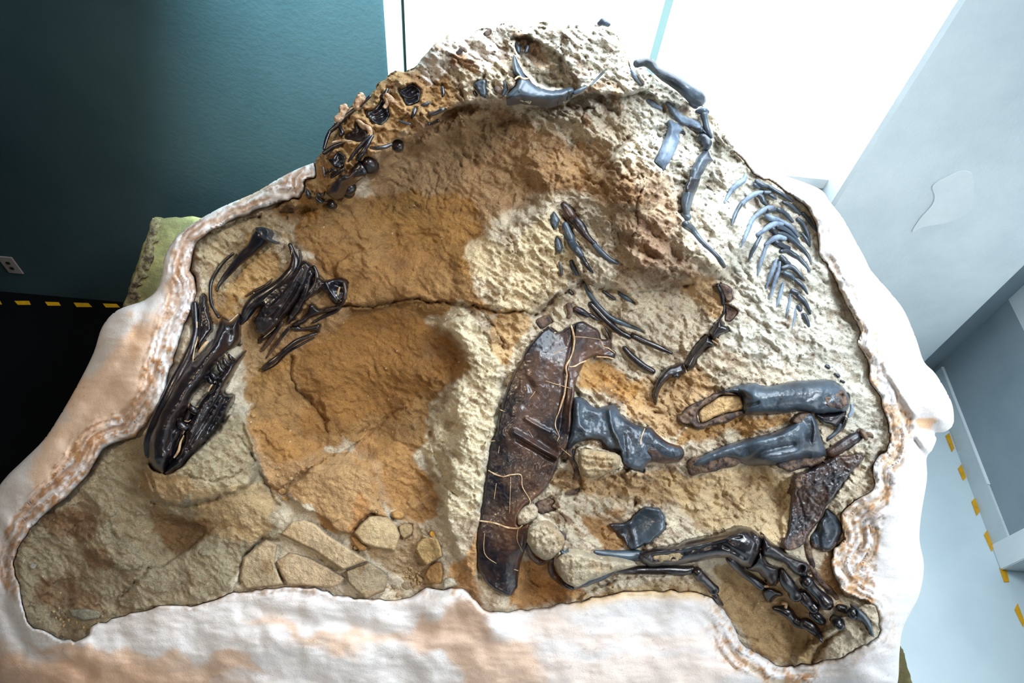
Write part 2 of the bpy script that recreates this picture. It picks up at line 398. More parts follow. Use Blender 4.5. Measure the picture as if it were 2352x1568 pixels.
JOUT = smooth(P('735,368 690,385 640,410 590,440 540,462 500,480 440,515 400,550 378,590 372,630 360,665 330,690 270,712 235,750 215,810 180,880 140,950 100,1010 50,1060 10,1100 -30,1160 -60,1260 -80,1380 -60,1500 0,1620 150,1710 500,1760 1000,1770 1500,1740 1850,1680 1990,1625 2050,1585 2063,1560 2066,1500 2075,1440 2110,1370 2122,1300 2112,1240 2116,1180 2129,1100 2128,1052 2140,1035 2151,1008 2146,994 2168,992 2186,980 2191,960 2184,920 2150,860 2122,830 2105,780 2080,720 2060,690 2030,655 2000,620 1985,590 1960,545 1935,500 1905,462 1888,438 1850,420 1800,402 1740,370 1690,330 1640,290 1560,240 1420,180 1200,130 1000,190 850,290 770,350'), 4)
# broad relief: x, y, height (m) above the slab plane
MAC = P('''720,420,.03 760,300,.05 850,240,.06 950,190,.07 1050,130,.08 1200,80,.06 1300,90,.06 1400,90,.04 1440,170,.03 1250,160,.07 1150,200,.09 1050,250,.09 960,280,.09 860,330,.09 780,400,.08 720,450,.05
1420,260,.05 1300,230,.06 1520,260,.05 1620,300,.02 1560,400,.06 1650,420,.03 1720,430,.0 1780,480,.0 1850,520,-.02 1480,400,.07 1430,480,.07 1500,560,.07 1600,600,.06 1650,520,.05 1400,600,.03 1330,500,.02
1350,420,.02 1250,320,.02 1150,320,.0 1050,360,-.02 950,400,-.03 870,460,-.03 800,520,-.02 750,550,-.01 700,520,.0 640,500,.0 560,520,-.02 490,570,-.03 520,650,-.03 600,600,-.02 680,600,-.01 740,650,-.02 820,640,-.03 950,560,-.05 1050,500,-.04 1150,450,-.02
1000,650,-.03 1100,640,-.01 1180,680,.01 1260,620,.02 1240,540,.02 1180,560,.0 1300,700,.0 1230,730,-.01 1400,700,-.01 1500,700,-.02 1600,700,-.03 1450,800,-.02 1560,780,-.02 1680,720,.0 1740,640,.0 1760,780,.0 1700,820,.0 1850,700,.0 1900,800,.0 1850,850,.0 1940,900,.0 1980,980,.0
1100,780,.0 1150,860,.0 1100,950,.0 1080,1050,.0 1100,1150,.0 1060,1250,.0 1060,1320,-.02 1000,840,-.04 950,780,-.07 850,780,-.08 750,800,-.07 660,850,-.06 600,900,-.06 700,950,-.08 850,930,-.09 950,930,-.07 1000,1000,-.05 950,1100,-.05 900,1180,-.05 760,1000,-.08 640,1000,-.06 620,1080,-.06
560,980,-.03 520,1040,-.01 450,1100,.0 380,1140,-.01 480,1140,-.01 540,1100,-.02 400,1220,-.07 470,1200,-.05 330,1180,-.05 300,1050,-.04 240,1100,-.06 150,1180,-.08 100,1250,-.09 150,1330,-.09 250,1280,-.06 330,1250,-.05 280,1200,-.05 350,1340,-.05 450,1350,-.04 500,1280,-.04 600,1220,-.03 550,1320,-.03 120,1400,-.08 220,1400,-.06
760,1130,-.03 820,1170,-.03 700,1130,-.04 700,1230,-.03 800,1270,-.02 870,1220,-.02 950,1280,-.03 930,1340,-.04 650,1320,-.02 820,1340,-.02
400,900,.02 450,820,.01 380,1020,.02 480,720,-.01 420,1060,.01 500,900,.0 640,700,-.02 700,640,-.01 700,740,-.04 640,800,-.05
1200,800,.01 1250,900,.01 1200,1000,.01 1180,1100,.01 1150,1250,.01 1140,1350,.0 1240,1330,-.03 1300,900,.01 1380,870,-.02 1450,900,-.01 1520,960,.0 1560,900,-.01 1400,980,.02 1340,1060,.02 1430,1060,.03 1500,1030,.02 1640,960,.01 1800,910,.02 1900,930,.02 1650,1050,.0 1800,1020,.02 1500,1120,-.02 1600,1140,-.02 1700,1140,-.03 1350,1150,.0 1280,1160,.02 1240,1220,.03 1280,1250,.03 1340,1310,.03 1400,1300,.02 1330,1200,-.01 1400,1160,-.01 1420,1230,-.05 1600,1220,-.03 1750,1180,-.02 1880,1100,.0 1850,1200,-.02 1950,1080,.0 1990,1050,.0
1500,1280,.0 1600,1260,.01 1700,1250,.02 1740,1260,.02 1500,1330,-.04 1400,1350,-.04 1600,1345,-.05 1680,1360,-.09 1720,1430,-.1 1780,1480,-.1 1850,1500,-.09 1800,1420,-.09 1760,1360,-.06 1850,1380,-.05 1800,1310,-.01 1900,1380,-.03 1880,1330,-.02 1930,1400,-.03 1980,1440,-.03 1940,1480,-.05 1990,1410,-.02 1900,1440,-.05''')
def macro(x, y):
    x = np.asarray(x, np.float32); y = np.asarray(y, np.float32)
    num = np.zeros_like(x); den = np.full_like(x, 1e-9)
    for (a, b, h) in MAC:
        d2 = (x - a) ** 2 + (y - b) ** 2
        wgt = np.exp(-d2 / (2 * 36 ** 2)) + 1e-4 / (1 + d2 / 4e4)
        num += wgt * h; den += wgt
    return num / den * 1.7
# terraces: outline, rise (m), edge softness (px)
STEPS = [
 # neck and back mass standing over the hollow
 ('640,480 690,440 690,380 740,280 850,160 960,110 1000,40 1450,20 1500,170 1450,215 1340,212 1290,240 1200,238 1100,235 1045,240 1010,265 985,290 940,320 900,345 870,365 850,395 830,410 800,430 760,450 730,480 690,470', .05, 9),
 ('1395,400 1430,330 1470,360 1510,382 1528,402 1508,440 1465,476 1420,472 1392,440', .02, 5),
 ('1560,500 1600,540 1660,610 1640,630 1560,650 1500,640 1450,600 1440,560 1500,600 1560,600', .012, 9),
 ('1180,85 1260,105 1300,150 1330,200 1290,205 1235,190 1205,160', -.03, 6),
 ('1460,160 1500,140 1560,190 1600,230 1580,245 1530,235 1490,215', .02, 8),
 # blocks above and below the long crack
 ('790,700 880,706 950,690 1010,694 1060,690 1110,705 1160,706 1215,720 1260,690 1290,665 1330,640 1330,560 1250,480 1100,560 900,560 780,600', .012, 5),
 ('1335,640 1400,668 1470,672 1540,655 1600,650 1650,628 1665,600 1600,545 1560,480 1500,300 1350,420 1320,520', .02, 7),
 # rough white ridge beside the hip bone
 ('1010,745 1060,730 1110,745 1140,790 1150,850 1140,950 1120,1050 1110,1150 1100,1260 1080,1330 1030,1200 1010,1120 985,1040 1000,950 1040,880 1065,820 1050,780', .022, 22),
 # ledge under the snout
 ('560,960 590,1060 560,1120 500,1135 430,1160 370,1150 335,1110 330,1060 400,1080 470,1020 540,950', .028, 9),
 # squared block
 ('802,1034 870,1140 895,1195 850,1180 800,1225 740,1190 690,1160 662,1122', .02, 5),
 ('560,970 600,1090 640,1120 690,1085 760,1050 700,1010 640,985 590,940', .012, 8),
 # slanting facet in the lower left pit
 ('345,1300 278,1370 300,1398 440,1388 540,1352 560,1240 500,1210 420,1270 350,1305', .014, 4),
 ('180,1190 235,1180 260,1230 330,1290 300,1310 240,1290 190,1250', .012, 8),
 # shelf in front of the long leg
 ('1350,1360 1420,1335 1500,1322 1590,1318 1640,1350 1640,1376 1560,1380 1350,1380', .02, 5),
 # lumps beside the lower hip
 ('1205,1220 1240,1205 1280,1230 1300,1260 1262,1285 1235,1278 1212,1250', .03, 7),
 ('1270,1290 1290,1265 1340,1275 1400,1285 1440,1292 1460,1300 1400,1318 1340,1338 1318,1348 1290,1335', .03, 6),
 ('1325,1035 1350,1020 1390,1035 1425,1045 1430,1080 1390,1095 1345,1095 1328,1065', .03, 6),
 ('1440,1085 1490,1075 1500,1095 1470,1115 1440,1105', .02, 5),
 ('1810,1140 1900,1060 1960,1010 2010,990 2010,1060 1950,1130 1925,1180 1830,1260 1800,1260', .015, 8),
 ('1820,1530 1900,1450 1960,1400 2030,1400 2030,1520', .03, 8),
]
STEPS = [(smooth(P(a), 3), b, c) for a, b, c in STEPS]
# cracks and ridges: line, half width (px), depth (m, minus cuts)
STROKES = [
 ('700,485 760,458 800,440 835,418 855,400 880,372 910,352 950,325 1000,295 1020,272 1050,250 1110,242 1200,245 1290,246 1345,220', 9, -.022),
 ('1440,490 1500,530 1560,580 1640,640', 16, -.022), ('1470,560 1540,620', 8, -.012), ('1345,205 1390,240 1420,262', 6, -.02), ('1300,640 1420,668 1540,655 1650,640', 6, -.015),
 ('1650,300 1640,380 1610,450', 8, -.012), ('1540,420 1530,480', 10, -.015), ('1680,440 1700,470', 8, -.01), ('1950,560 1975,620 2000,700', 6, -.006), ('800,560 860,590 930,560 980,530', 8, -.008), ('820,560 830,620 810,650', 6, -.008),
 ('740,940 720,925 690,905', 7, -.012), ('770,1000 850,990 920,930', 8, -.010), ('640,1000 700,1010', 8, -.008), ('340,1190 480,1230', 16, -.014), ('120,1200 240,1190', 14, -.012), ('90,1330 200,1370', 14, -.010), ('240,1180 280,1240 300,1260', 10, .016),
 ('778,702 800,700 850,704 880,700 900,694 940,690 965,688 990,695 1020,693 1050,702 1090,703 1130,715 1170,716 1200,714 1232,722', 3.2, -.03),
 ('1090,703 1120,730 1150,775 1160,800', 2.6, -.012), ('1000,748 1050,728 1100,712', 2, -.008), ('905,690 915,710 935,700', 2, -.008),
 ('1466,520 1462,480 1468,450 1478,430', 2.4, -.015), ('1448,600 1447,560 1462,520', 2, -.01),
 ('1232,722 1270,690 1310,662 1340,650', 4, -.015), ('1340,645 1380,665 1420,668', 5, -.012),
 ('550,1000 560,1020 590,1060 610,1110 640,1160', 3, -.012), ('420,1085 450,1100 500,1105 550,1090 552,1080', 2.5, -.012),
 ('670,820 665,860 680,890 720,930 745,960 752,995', 3, -.015), ('720,940 750,970', 5, -.015), ('800,1035 860,985 900,950 930,940', 3, -.012), ('825,1000 845,975', 4, -.01),
 ('985,960 990,1010 1005,1060 1020,1110 1050,1140', 4, -.014), ('1122,990 1116,1020', 1.8, -.01),
 ('278,1372 345,1305', 3, -.016), ('330,1060 345,1100 360,1145', 4, -.012), ('350,1150 420,1170 500,1140', 6, -.02),
 ('1165,800 1200,790 1215,760', 2.5, -.008), ('640,480 600,520 580,540', 3, -.006),
 ('1850,1120 1890,1085', 2, -.006), ('1660,600 1690,650', 4, -.012), ('1670,560 1720,640 1735,660', 3, -.01),
 ('1662,640 1700,670 1740,695', 3, -.008), ('1690,700 1740,740 1760,750', 2.5, -.006),
 ('1640,1390 1680,1440 1700,1460 1740,1470', 3, -.01), ('1860,1530 1880,1490 1900,1468 1935,1445', 5, -.025),
 ('1005,400 1000,440 1003,480', 2, -.006), ('985,440 980,490', 2, -.005), ('1045,440 1040,500', 2, -.005), ('1060,450 1055,490', 2, -.005), ('1025,430 1018,480', 2, -.005),
 ('1080,250 1075,300', 3, -.006), ('1110,250 1105,310', 4, -.009), ('1130,255 1126,300', 3, -.007), ('1160,250 1150,290', 3, -.006),
 ('1290,300 1330,330 1380,400 1440,450', 4, -.006), ('1310,250 1360,300 1420,350 1450,400', 4, -.007), ('1350,200 1380,230 1420,260', 5, -.02),
 ('1175,90 1200,85 1260,110 1290,140', 4, -.018), ('1200,150 1240,190 1290,200', 5, -.012), ('1280,60 1330,110 1400,170', 4, .012), ('1180,50 1170,90 1165,130', 4, .012),
 ('1000,105 1060,130 1110,150', 6, .014), ('1020,150 1050,180 1060,215', 7, -.015), ('960,160 1000,190 1040,210', 4, -.014),
 ('860,250 890,300 930,300', 5, .012), ('790,330 830,345 870,335', 5, .01), ('905,240 950,265 1000,250', 6, .014), ('760,360 800,400', 4, -.01),
 ('1410,1160 1450,1150', 4, .006), ('1500,1180 1540,1210 1560,1240', 4, .006), ('1455,1145 1460,1155', 6, -.03), ('1440,1120 1470,1128', 8, -.006),
 ('1560,1130 1620,1120 1690,1100', 2.5, -.007), ('1660,1140 1665,1110 1700,1100', 2, -.006),
 ('1480,860 1540,880 1600,860', 10, -.004), ('640,1240 600,1240 560,1280 548,1330', 4, -.02),
 ('470,540 520,520 560,505 600,498', 5, -.03), ('596,498 640,470 680,450', 4, -.016),
 ('655,540 690,590', 4, -.006), ('700,480 715,560 740,620 760,640', 5, -.006), ('730,560 760,600 770,640', 3, -.006),
 ('1880,590 1860,620', 6, -.01), ('1868,545 1878,600', 4, -.012),
 ('1380,660 1430,675', 6, -.01), ('1520,672 1560,665 1580,650', 5, -.008), ('1560,600 1540,580 1500,560', 6, -.006),
]
STROKES = [(P(a), b, c) for a, b, c in STROKES]
# roughness of the rock surface
ROUGH = P('''700,400,.8 850,280,1 1000,170,1.1 1200,120,1.2 1400,150,1.1 1300,250,.9 1500,300,1 1600,400,1 1500,550,.9 1700,500,.6 1800,600,.5 1800,800,.7 1950,900,.4 1600,750,.8 1400,750,.8 1300,620,1 1150,400,.6 1000,450,.35 850,550,.3 600,600,.6 900,650,.3 850,800,.25 700,900,.35 1000,900,.35 1100,900,.9 1090,1100,.9 1050,1250,.6 800,1120,.2 850,1050,.25 600,1200,.35 400,1320,.35 200,1250,.6 450,1100,.4 900,1250,.4 1300,1150,1.1 1400,1050,1.3 1500,900,1 1600,980,1 1600,1150,.6 1700,1180,.6 1300,1280,.8 1450,1350,.8 1750,1430,.25 1850,1400,.4 1950,1080,.9 1950,1450,.5 1250,1350,.4''')
def rough_at(x, y):
    num = np.zeros_like(x, dtype=np.float32); den = num + 1e-9
    for a, b, h in ROUGH:
        wgt = np.exp(-((x - a) ** 2 + (y - b) ** 2) / (2 * 75 ** 2)) + 1e-5
        num += wgt * h; den += wgt
    return num / den
def steps_at(x, y, warp=True):
    s = np.zeros(len(x))
    xx = x + (fbm(x, y, 22, 3, 1) * 9 if warp else 0); yy = y + (fbm(x, y, 22, 3, 4) * 9 if warp else 0)
    for poly, dh, soft in STEPS:
        i = box_idx(x, y, poly, soft + 10)
        if len(i): s[i] += dh * sstep(sdf(xx[i], yy[i], poly) / soft + .5)
    return s
def strokes_at(x, y, lines):
    s = np.zeros(len(x))
    xx = x + fbm(x, y, 14, 3, 2) * 6; yy = y + fbm(x, y, 14, 3, 5) * 6
    for pl_, wd, dh in lines:
        i = box_idx(x, y, pl_, wd * 3 + 6)
        if len(i):
            d = segdist(xx[i], yy[i], pl_[:-1], pl_[1:])
            s[i] += dh * np.exp(-(d / wd) ** 2)
    return s
def base_at(x, y):
    x = np.atleast_1d(np.asarray(x, float)); y = np.atleast_1d(np.asarray(y, float))
    return macro(x, y) + 1.5 * steps_at(x, y, False)
TOPL = smooth(TOP, 2, False)

# ------------------------------------------------------------------ bones
FOOT = []
def stone_col(x, y, tint, amp=.25):
    c = np.tile(np.array(srgb(*tint)), (len(x), 1))
    c = c * (1 + amp * fbm(x, y, 60, 4, 2)[:, None] + amp * 1.2 * fbm(x, y, 14, 4, 5)[:, None])
    q = sstep((fbm(x, y, 36, 4, 7) - .15) / .2)[:, None] * .4
    return np.clip(c * (1 - q) + np.array(srgb(150, 112, 66)) * q, .01, .9)
def plate(name, s, m, er, thick, off=0., lines=(), bowl=0., bump=.0015, step=2., parent=None, label=None, sm=3, tint=None, depth=.03, ring=0., sink=.012, nscale=26, holes=()):
    poly = smooth(P(s), sm) if sm > 1 else P(s)
    if sm == 1 or name == 'stone':
        pass
    poly = poly + np.stack([fbm(poly[:, 0], poly[:, 1], 9, 2, 1), fbm(poly[:, 0], poly[:, 1], 9, 2, 2)], -1) * (2.2 if er < 14 else 1.6)
    c = poly.mean(0)
    s0 = 1.5 * steps_at(np.array([c[0]]), np.array([c[1]]), False)[0] + off
    basef = lambda x, y: macro(x, y) + s0
    x, y, sd, Q, ni = grid_region(poly, step)
    t = np.clip(sd / er, 0, 1)
    h = basef(x, y) - .004 + (thick + .004) * np.sqrt(np.clip(1 - (1 - t) ** 2, 0, 1))
    if bowl: h -= bowl * sstep(sd / (er * 2.5))
    for a, wd, dh in lines:
        L_ = P(a); L_ = smooth(L_, 3, False) if len(L_) > 2 else L_
        h += dh * np.exp(-(segdist(x, y, L_[:-1], L_[1:]) / wd) ** 2)
    h += bump * (fbm(x, y, nscale, 4, 3) * 2 + fbm(x, y, 7, 2, 5)) * np.minimum(t * 2, 1)
    V = unproj(x, y, h)
    col = stone_col(x, y, tint) if tint else None
    V, Q, col = add_skirt(V, Q, -depth, col, 1.0)
    o = link(name, npmesh(name, V, Q, col=col), m, parent or slab, label=label)
    FOOT.append(('plate', poly, basef, sink, ring))
    return o
def tube(name, s, m, lift=.35, off=0., squash=1., parent=None, label=None, seg=12, bump=.06, foot=True, n=5, over=None, rs=1.):
    p = P(s); p = smooth(p, n, False) if len(p) > 2 else np.array([p[0] + (p[-1] - p[0]) * k / 6 for k in range(7)])
    p[:, 2] = np.maximum(p[:, 2] * rs, .6)
    if name in ('matrix_rim', 'joint_filler'): p[:, 2] *= .7
    if name == 'toe_bone' or (name == 'claw'): p[:, 2] *= 1.2
    xs, ys, rs = p.T
    b = macro(xs, ys) + 1.5 * steps_at(xs, ys, False) if over is None else macro(xs, ys) + over
    if len(b) > 4: b = np.convolve(np.pad(b, 2, 'edge'), np.ones(5) / 5, 'valid')
    rm = rs * D / F
    z = b + off + rm * lift
    c = unproj(xs, ys, z)
    T_ = np.gradient(c, axis=0); T_ /= np.linalg.norm(T_, axis=1)[:, None] + 1e-9
    up = np.array([0, 0, 1.]); S_ = np.cross(T_, up); S_ /= np.linalg.norm(S_, axis=1)[:, None] + 1e-9
    U_ = np.cross(S_, T_)
    # rounded ends
    c = np.concatenate([[c[0] - T_[0] * rm[0] * .8], [c[0] - T_[0] * rm[0] * .5], c, [c[-1] + T_[-1] * rm[-1] * .5], [c[-1] + T_[-1] * rm[-1] * .8]])
    rr = np.concatenate([[rm[0] * .25, rm[0] * .8], rm, [rm[-1] * .8, rm[-1] * .25]])
    S_ = np.concatenate([S_[:1], S_[:1], S_, S_[-1:], S_[-1:]]); U_ = np.concatenate([U_[:1], U_[:1], U_, U_[-1:], U_[-1:]])
    V = []
    for k in range(len(c)):
        for j in range(seg):
            a = 2 * math.pi * j / seg
            r_ = rr[k] * (1 + bump * (vnoise(k * .35 + 3 * xs[0], j * .7, 2) - .5) * 2)
            V.append(c[k] + S_[k] * math.cos(a) * r_ + U_[k] * math.sin(a) * r_ * squash)
    Q = [[k * seg + j, k * seg + (j + 1) % seg, (k + 1) * seg + (j + 1) % seg, (k + 1) * seg + j] for k in range(len(c) - 1) for j in range(seg)]
    V = np.array(V); n0 = len(V)
    V = np.concatenate([V, c[:1], c[-1:]]); e = (len(c) - 1) * seg
    T3 = [[(j + 1) % seg, j, n0] for j in range(seg)] + [[e + j, e + (j + 1) % seg, n0 + 1] for j in range(seg)]
    o = link(name, npmesh(name, V, np.array(Q), np.array(T3)), m, parent or slab, label=label)
    if foot: FOOT.append(('tube', np.stack([xs, ys, z - rm * .25], -1), rs))
    return o
lab = {}
print('bones')
# ---- skull and jaws (lower left) ----
skull = plate('skull', '508,730 520,733 530,736 550,719 553,745 553,775 548,790 535,800 520,812 506,823 496,838 486,853 480,870 472,883 456,897 443,913 437,928 433,939 421,952 409,966 412,980 416,992 410,1006 403,1019 396,1045 383,1065 378,1086 362,1084 350,1078 341,1060 337,1039 338,1006 353,972 364,947 376,923 400,880 423,843 443,818 443,828 458,812 470,804 482,790 492,774 500,752',
   'black', 22, .05, .012, [('500,770 470,830 430,895 390,955 365,1005 355,1050', 14, .012), ('480,870 440,925 405,975 385,1030', 8, -.012), ('530,770 520,800', 12, -.012), ('375,1050 385,1068', 8, .008)],
   bump=.0011, nscale=26, label='long black snout with toothed upper jaw')
tube('side_bar', '447,697,6 449,735,8 449,765,8 438,805,10 420,845,12 402,880,13 385,915,13 368,950,12 352,985,12 342,1015,11 341,1045,8', 'black', .9, .012, parent=skull, label='black side bar along the snout')
plate('bone_blade', '462,676 473,678 478,705 484,730 487,757 478,768 465,787 456,806 453,780 454,752 455,711 458,690', 'black', 9, .022, .01, parent=skull, label='upright blade of bone behind the snout')
plate('bone_blade', '470,800 492,776 470,830 440,872 425,880 438,840 455,815', 'slate', 6, .02, .014, parent=skull)
tube('tooth', '437,928,2 441,938,7 452,944,6 461,936,2', 'black', 1.2, .02, parent=skull); tube('tooth', '410,962,2 414,975,8 427,982,7 437,974,2', 'black', 1.2, .02, parent=skull)
tube('tooth', '485,850,2 488,862,6 497,868,5 505,862,2', 'black', 1.4, .02, parent=skull); tube('tooth', '480,862,3 483,875,6 492,880,3', 'black', 1.2, .02, parent=skull)
tube('tooth', '502,833,2 504,845,5 512,852,5 517,846,2', 'black', 1.4, .02, parent=skull); tube('tooth', '513,822,2 516,832,5 524,838,5 530,832,2', 'black', 1.4, .02, parent=skull)
tube('tooth', '526,814,2 530,822,5 538,825,3', 'black', 1.4, .02, parent=skull)
for s_ in ('434,925,1.2 434,937,1.6 440,947,1.6 449,952,1', '408,960,1.2 408,974,1.8 414,984,1.8 423,988,1', '482,848,1 482,858,1.5 488,868,1.5', '500,832,1 500,844,1.5 506,853,1', '450,934,1 458,932,1.4 462,926,1', '424,966,1 432,968,1.4 438,964,1', '420,996,2 426,984,2.5 430,975,2', '446,965,2 470,930,3 474,912,2', '400,1050,3 410,1035,4 415,1015,3 422,1000,2', '478,898,3 486,884,3 494,876,2', '504,866,2 512,856,2'):
    tube('matrix_rim', s_, 'seam', 1.5, .024, parent=skull, foot=False)
plate('lower_jaw', '565,805 558,822 549,838 538,858 529,878 520,890 516,902 525,905 539,906 537,923 528,938 519,952 508,972 496,989 480,1005 466,1019 450,1036 433,1055 420,1070 403,1082 384,1091 376,1085 388,1066 400,1052 409,1042 416,1026 423,1009 424,994 430,978 439,962 449,940 458,922 466,911 478,900 486,893 496,868 508,855 519,843 530,830 539,823 552,812',
   'black', 18, .04, .006, [('545,840 510,900 480,950 430,1030', 4, -.008), ('520,905 500,950 470,1000', 5, -.008), ('530,915 505,965 460,1015', 4, .006), ('420,1020 440,1040', 6, -.005)], bump=.0016, nscale=10, label='pitted black lower jaw')
tube('throat_bone', '604,540,20 592,556,18 578,572,14 562,586,12 545,602,10 530,620,8 515,638,6 503,655,4 499,668,2', 'black', .5, .01, label='slender black bone with flared cupped end')
plate('throat_bone', '585,523 600,520 615,524 619,535 617,545 634,553 628,557 606,551 594,541', 'slate', 6, .012, .038, bowl=.006, label='blue-grey cupped bone end')
tube('throat_bone', '536,582,3 515,600,4 500,620,4.5 486,645,4.5 483,668,4 485,695,3.5 494,715,2.5 503,728,4', 'black', .4)
# back of the skull
tube('cheek_bone', '666,562,5 672,578,6 678,598,10 674,618,12 660,636,13 640,654,13 615,672,15 590,688,15 573,708,14 562,728,10 554,742,5', 'black', .5, .012, label='black strut behind the eye opening')
back = plate('skull_back', '700,598 717,610 709,630 703,650 690,672 680,690 668,708 650,728 629,752 612,768 599,770 586,762 583,750 578,738 590,725 597,712 601,701 590,706 573,712 590,690 615,667 640,652 665,637 680,615 690,602', 'black', 10, .02, .026,
   [('690,620 650,680 610,715', 4, .007), ('684,655 664,690 636,730', 3, -.008), ('620,725 632,735', 16, -.010)], bump=.001, label='broken black sheet of bone at the back of the skull')
tube('skull_strut', '648,741,4.5 636,758,4.5 620,782,5 604,803,4', 'brown', .8, .004)
tube('skull_strut', '688,576,3 690,600,3 682,622,3.5 660,640,3.5 635,650,3 615,660,2', 'brown', .9, .02)
tube('skull_strut', '687,656,3 678,672,3 668,690,3', 'brown', 1.2, .02)
plate('skull_back', '594,776 612,770 625,764 620,775 606,782 596,790', 'black', 5, .012, .004)
tube('skull_strut', '720,612,4 728,632,5 724,655,7 712,672,8 702,686,5', 'black', .8, .014)
tube('skull_strut', '712,640,3 704,665,4 692,690,4 676,715,3', 'brown', .8, .01)
plate('skull_back', '726,622 733,636 742,642 770,638 797,645 795,668 793,686 780,696 768,698 758,690 748,676 738,664 728,676 714,682 712,668 722,650', 'black', 8, .022, .008,
   [('748,648 760,672 774,690', 3, .006), ('770,655 786,660', 8, -.014)], label='black squared bone behind the skull')
plate('skull_back', '711,697 722,700 730,711 745,706 777,700 780,708 761,715 735,722 711,732 700,741 684,750 672,748 672,741 690,732 703,719', 'black', 7, .02, .004)
plate('skull_back', '665,749 680,748 698,752 715,748 736,743 735,755 732,764 718,760 700,759 684,761 670,758', 'black', 5, .014, .002)
tube('skull_strut', '728,765,3 708,772,5 680,784,6 658,802,7 640,818,6 622,832,7 602,848,3', 'black', .7, .004)
tube('skull_strut', '665,752,3 645,776,4 628,800,3 612,822,2', 'brown', .6, .004)
tube('skull_strut', '722,775,2 690,792,3 660,810,3 635,836,2 606,852,2', 'black', .4, .0)
tube('skull_strut', '780,706,5 768,716,5 745,726,4 720,740,3', 'black', .5, .0); tube('skull_strut', '790,650,3 794,672,4 788,694,4 776,706,3', 'brown', .8, .014)
tube('skull_strut', '780,660,2 776,675,2.5 783,690,2', 'seam', 1.6, .02, foot=False)
tube('skull_strut', '565,680,3 585,668,4 612,655,4 625,640,2', 'brown', .7, .006)
for s_ in ('583,672,1.5 588,690,2 594,697,1', '605,775,1 618,765,1.5 632,752,1', '671,575,1 668,590,1', '515,735,2 522,742,2 530,737,3 546,722,2', '503,788,2 509,790,2 508,800,2 516,812,2 524,824,1', '512,796,4 518,790,4', '443,830,2 446,800,3 452,780,3 452,740,3', '458,808,4 470,792,6 478,784,4'):
    tube('matrix_rim', s_, 'seam', 1.2, .022, parent=back, foot=False)
plate('skull_back', '700,604 716,616 722,628 716,650 708,680 694,708 676,734 658,744 664,718 680,690 690,662 698,634', 'black', 8, .02, .008)
plate('skull_back', '612,690 640,672 668,652 664,680 644,706 622,726 602,732 600,708', 'black', 8, .012, .034, depth=.04)
tube('jaw_lining', '438,940,9 428,966,9 416,996,8 404,1026,8 392,1056,6', 'black', .1, .004, foot=False)
# ---- neck vertebrae ----
for i_, (s_, c_) in enumerate((('917,207 928,203 940,195 952,193 966,205 966,221 961,234 948,238 938,243 930,236 924,222', 'a'), ('839,254 850,254 862,247 870,236 881,226 889,236 893,250 894,268 886,280 876,288 862,284 852,277 843,268', 'b'),
        ('790,312 800,306 808,302 815,294 820,277 830,280 838,290 843,308 838,318 827,326 812,322 799,322', 'c'), ('754,365 764,362 775,346 786,352 794,364 790,378 778,385 763,380', 'd'))):
    plate('neck_vertebra', s_, 'black' if i_ != 0 else 'brown', 5, .006, .006, bowl=.014, bump=.003, nscale=12, ring=.012, depth=.05,
          lines=[('922,215 940,225 958,215', 3, .01), ('845,262 865,268 888,255', 3, .01)], label='glossy dark hollow of a neck vertebra' if i_ == 0 else None)
for s_ in ('914,334,14 914,337,13', '846,372,12 852,384,18 848,400,12', '830,388,16 815,396,10', '803,430,15 801,443,14', '760,470,11 768,473,8'):
    tube('neck_joint', s_, 'black', -.35, .0, bump=.12, label='round black joint surface')
for s_, m_ in (('850,221,3 830,240,3.5 812,253,4 790,272,5 772,290,5 757,303,4', 'black'), ('757,303,4 750,320,4 744,342,3', 'black'), ('744,352,4 760,340,4.5 775,333,4.5 791,327,3', 'black'), ('853,310,3 840,322,4 822,342,4 808,360,3.5 799,372,2', 'brown'),
               ('856,312,3 846,328,4.5 836,345,5 824,362,4', 'black'), ('789,388,3 776,396,4 761,407,3', 'black'), ('771,392,3.5 762,388,3.5', 'black'), ('749,398,3 758,392,3', 'black'), ('726,455,3 735,463,3.5 749,464,3', 'black'), ('742,385,3 746,405,3', 'brown'),
               ('890,205,3 884,216,5 876,222,4', 'black'), ('780,292,3 786,305,5 782,312,4', 'black'), ('1016,200,3 1018,215,4 1016,222,2', 'black'), ('954,250,4 950,262,5 945,272,2', 'black'), ('985,236,3 976,240,3.5 968,242,2', 'slate'), ('987,262,4 1000,260,4 1016,252,4 1024,250,2', 'black'),
               ('985,285,3 996,282,4 1006,277,4', 'black'), ('918,278,2 930,282,2.5 942,285,2', 'slate'), ('852,340,3 870,340,4 888,336,4 900,331,3', 'black')):
    tube('neck_strut', s_, m_, .8, .006)
plate('neck_vertebra', '777,408 790,402 800,402 812,392 824,386 820,398 800,414 786,420 778,440 764,448 750,446 758,430 768,418', 'brown', 5, .016, .004, depth=.05)
plate('neck_vertebra', '727,440 736,446 748,440 738,455 734,458 728,450', 'black', 4, .012, .004); plate('neck_vertebra', '703,430 710,440 714,450 706,455 700,446', 'brown', 4, .012, .004)
plate('neck_vertebra', '818,362 826,352 836,352 832,362 822,370', 'black', 4, .012, .006)
for s_ in ('776,276,8 785,262,8 790,250,9 792,244,6', '818,246,7 824,232,8 828,222,8 830,217,5', '884,222,4 890,232,6 884,246,4', '822,276,5 832,285,6 846,298,6 853,310,3', '888,219,6 902,232,6 915,244,5', '764,328,2 780,323,3 800,325,3 815,328,2'):
    tube('vertebral_spine', s_, 'spine', .5, .010, bump=.5, foot=False, label='pale rough spine of a neck vertebra')
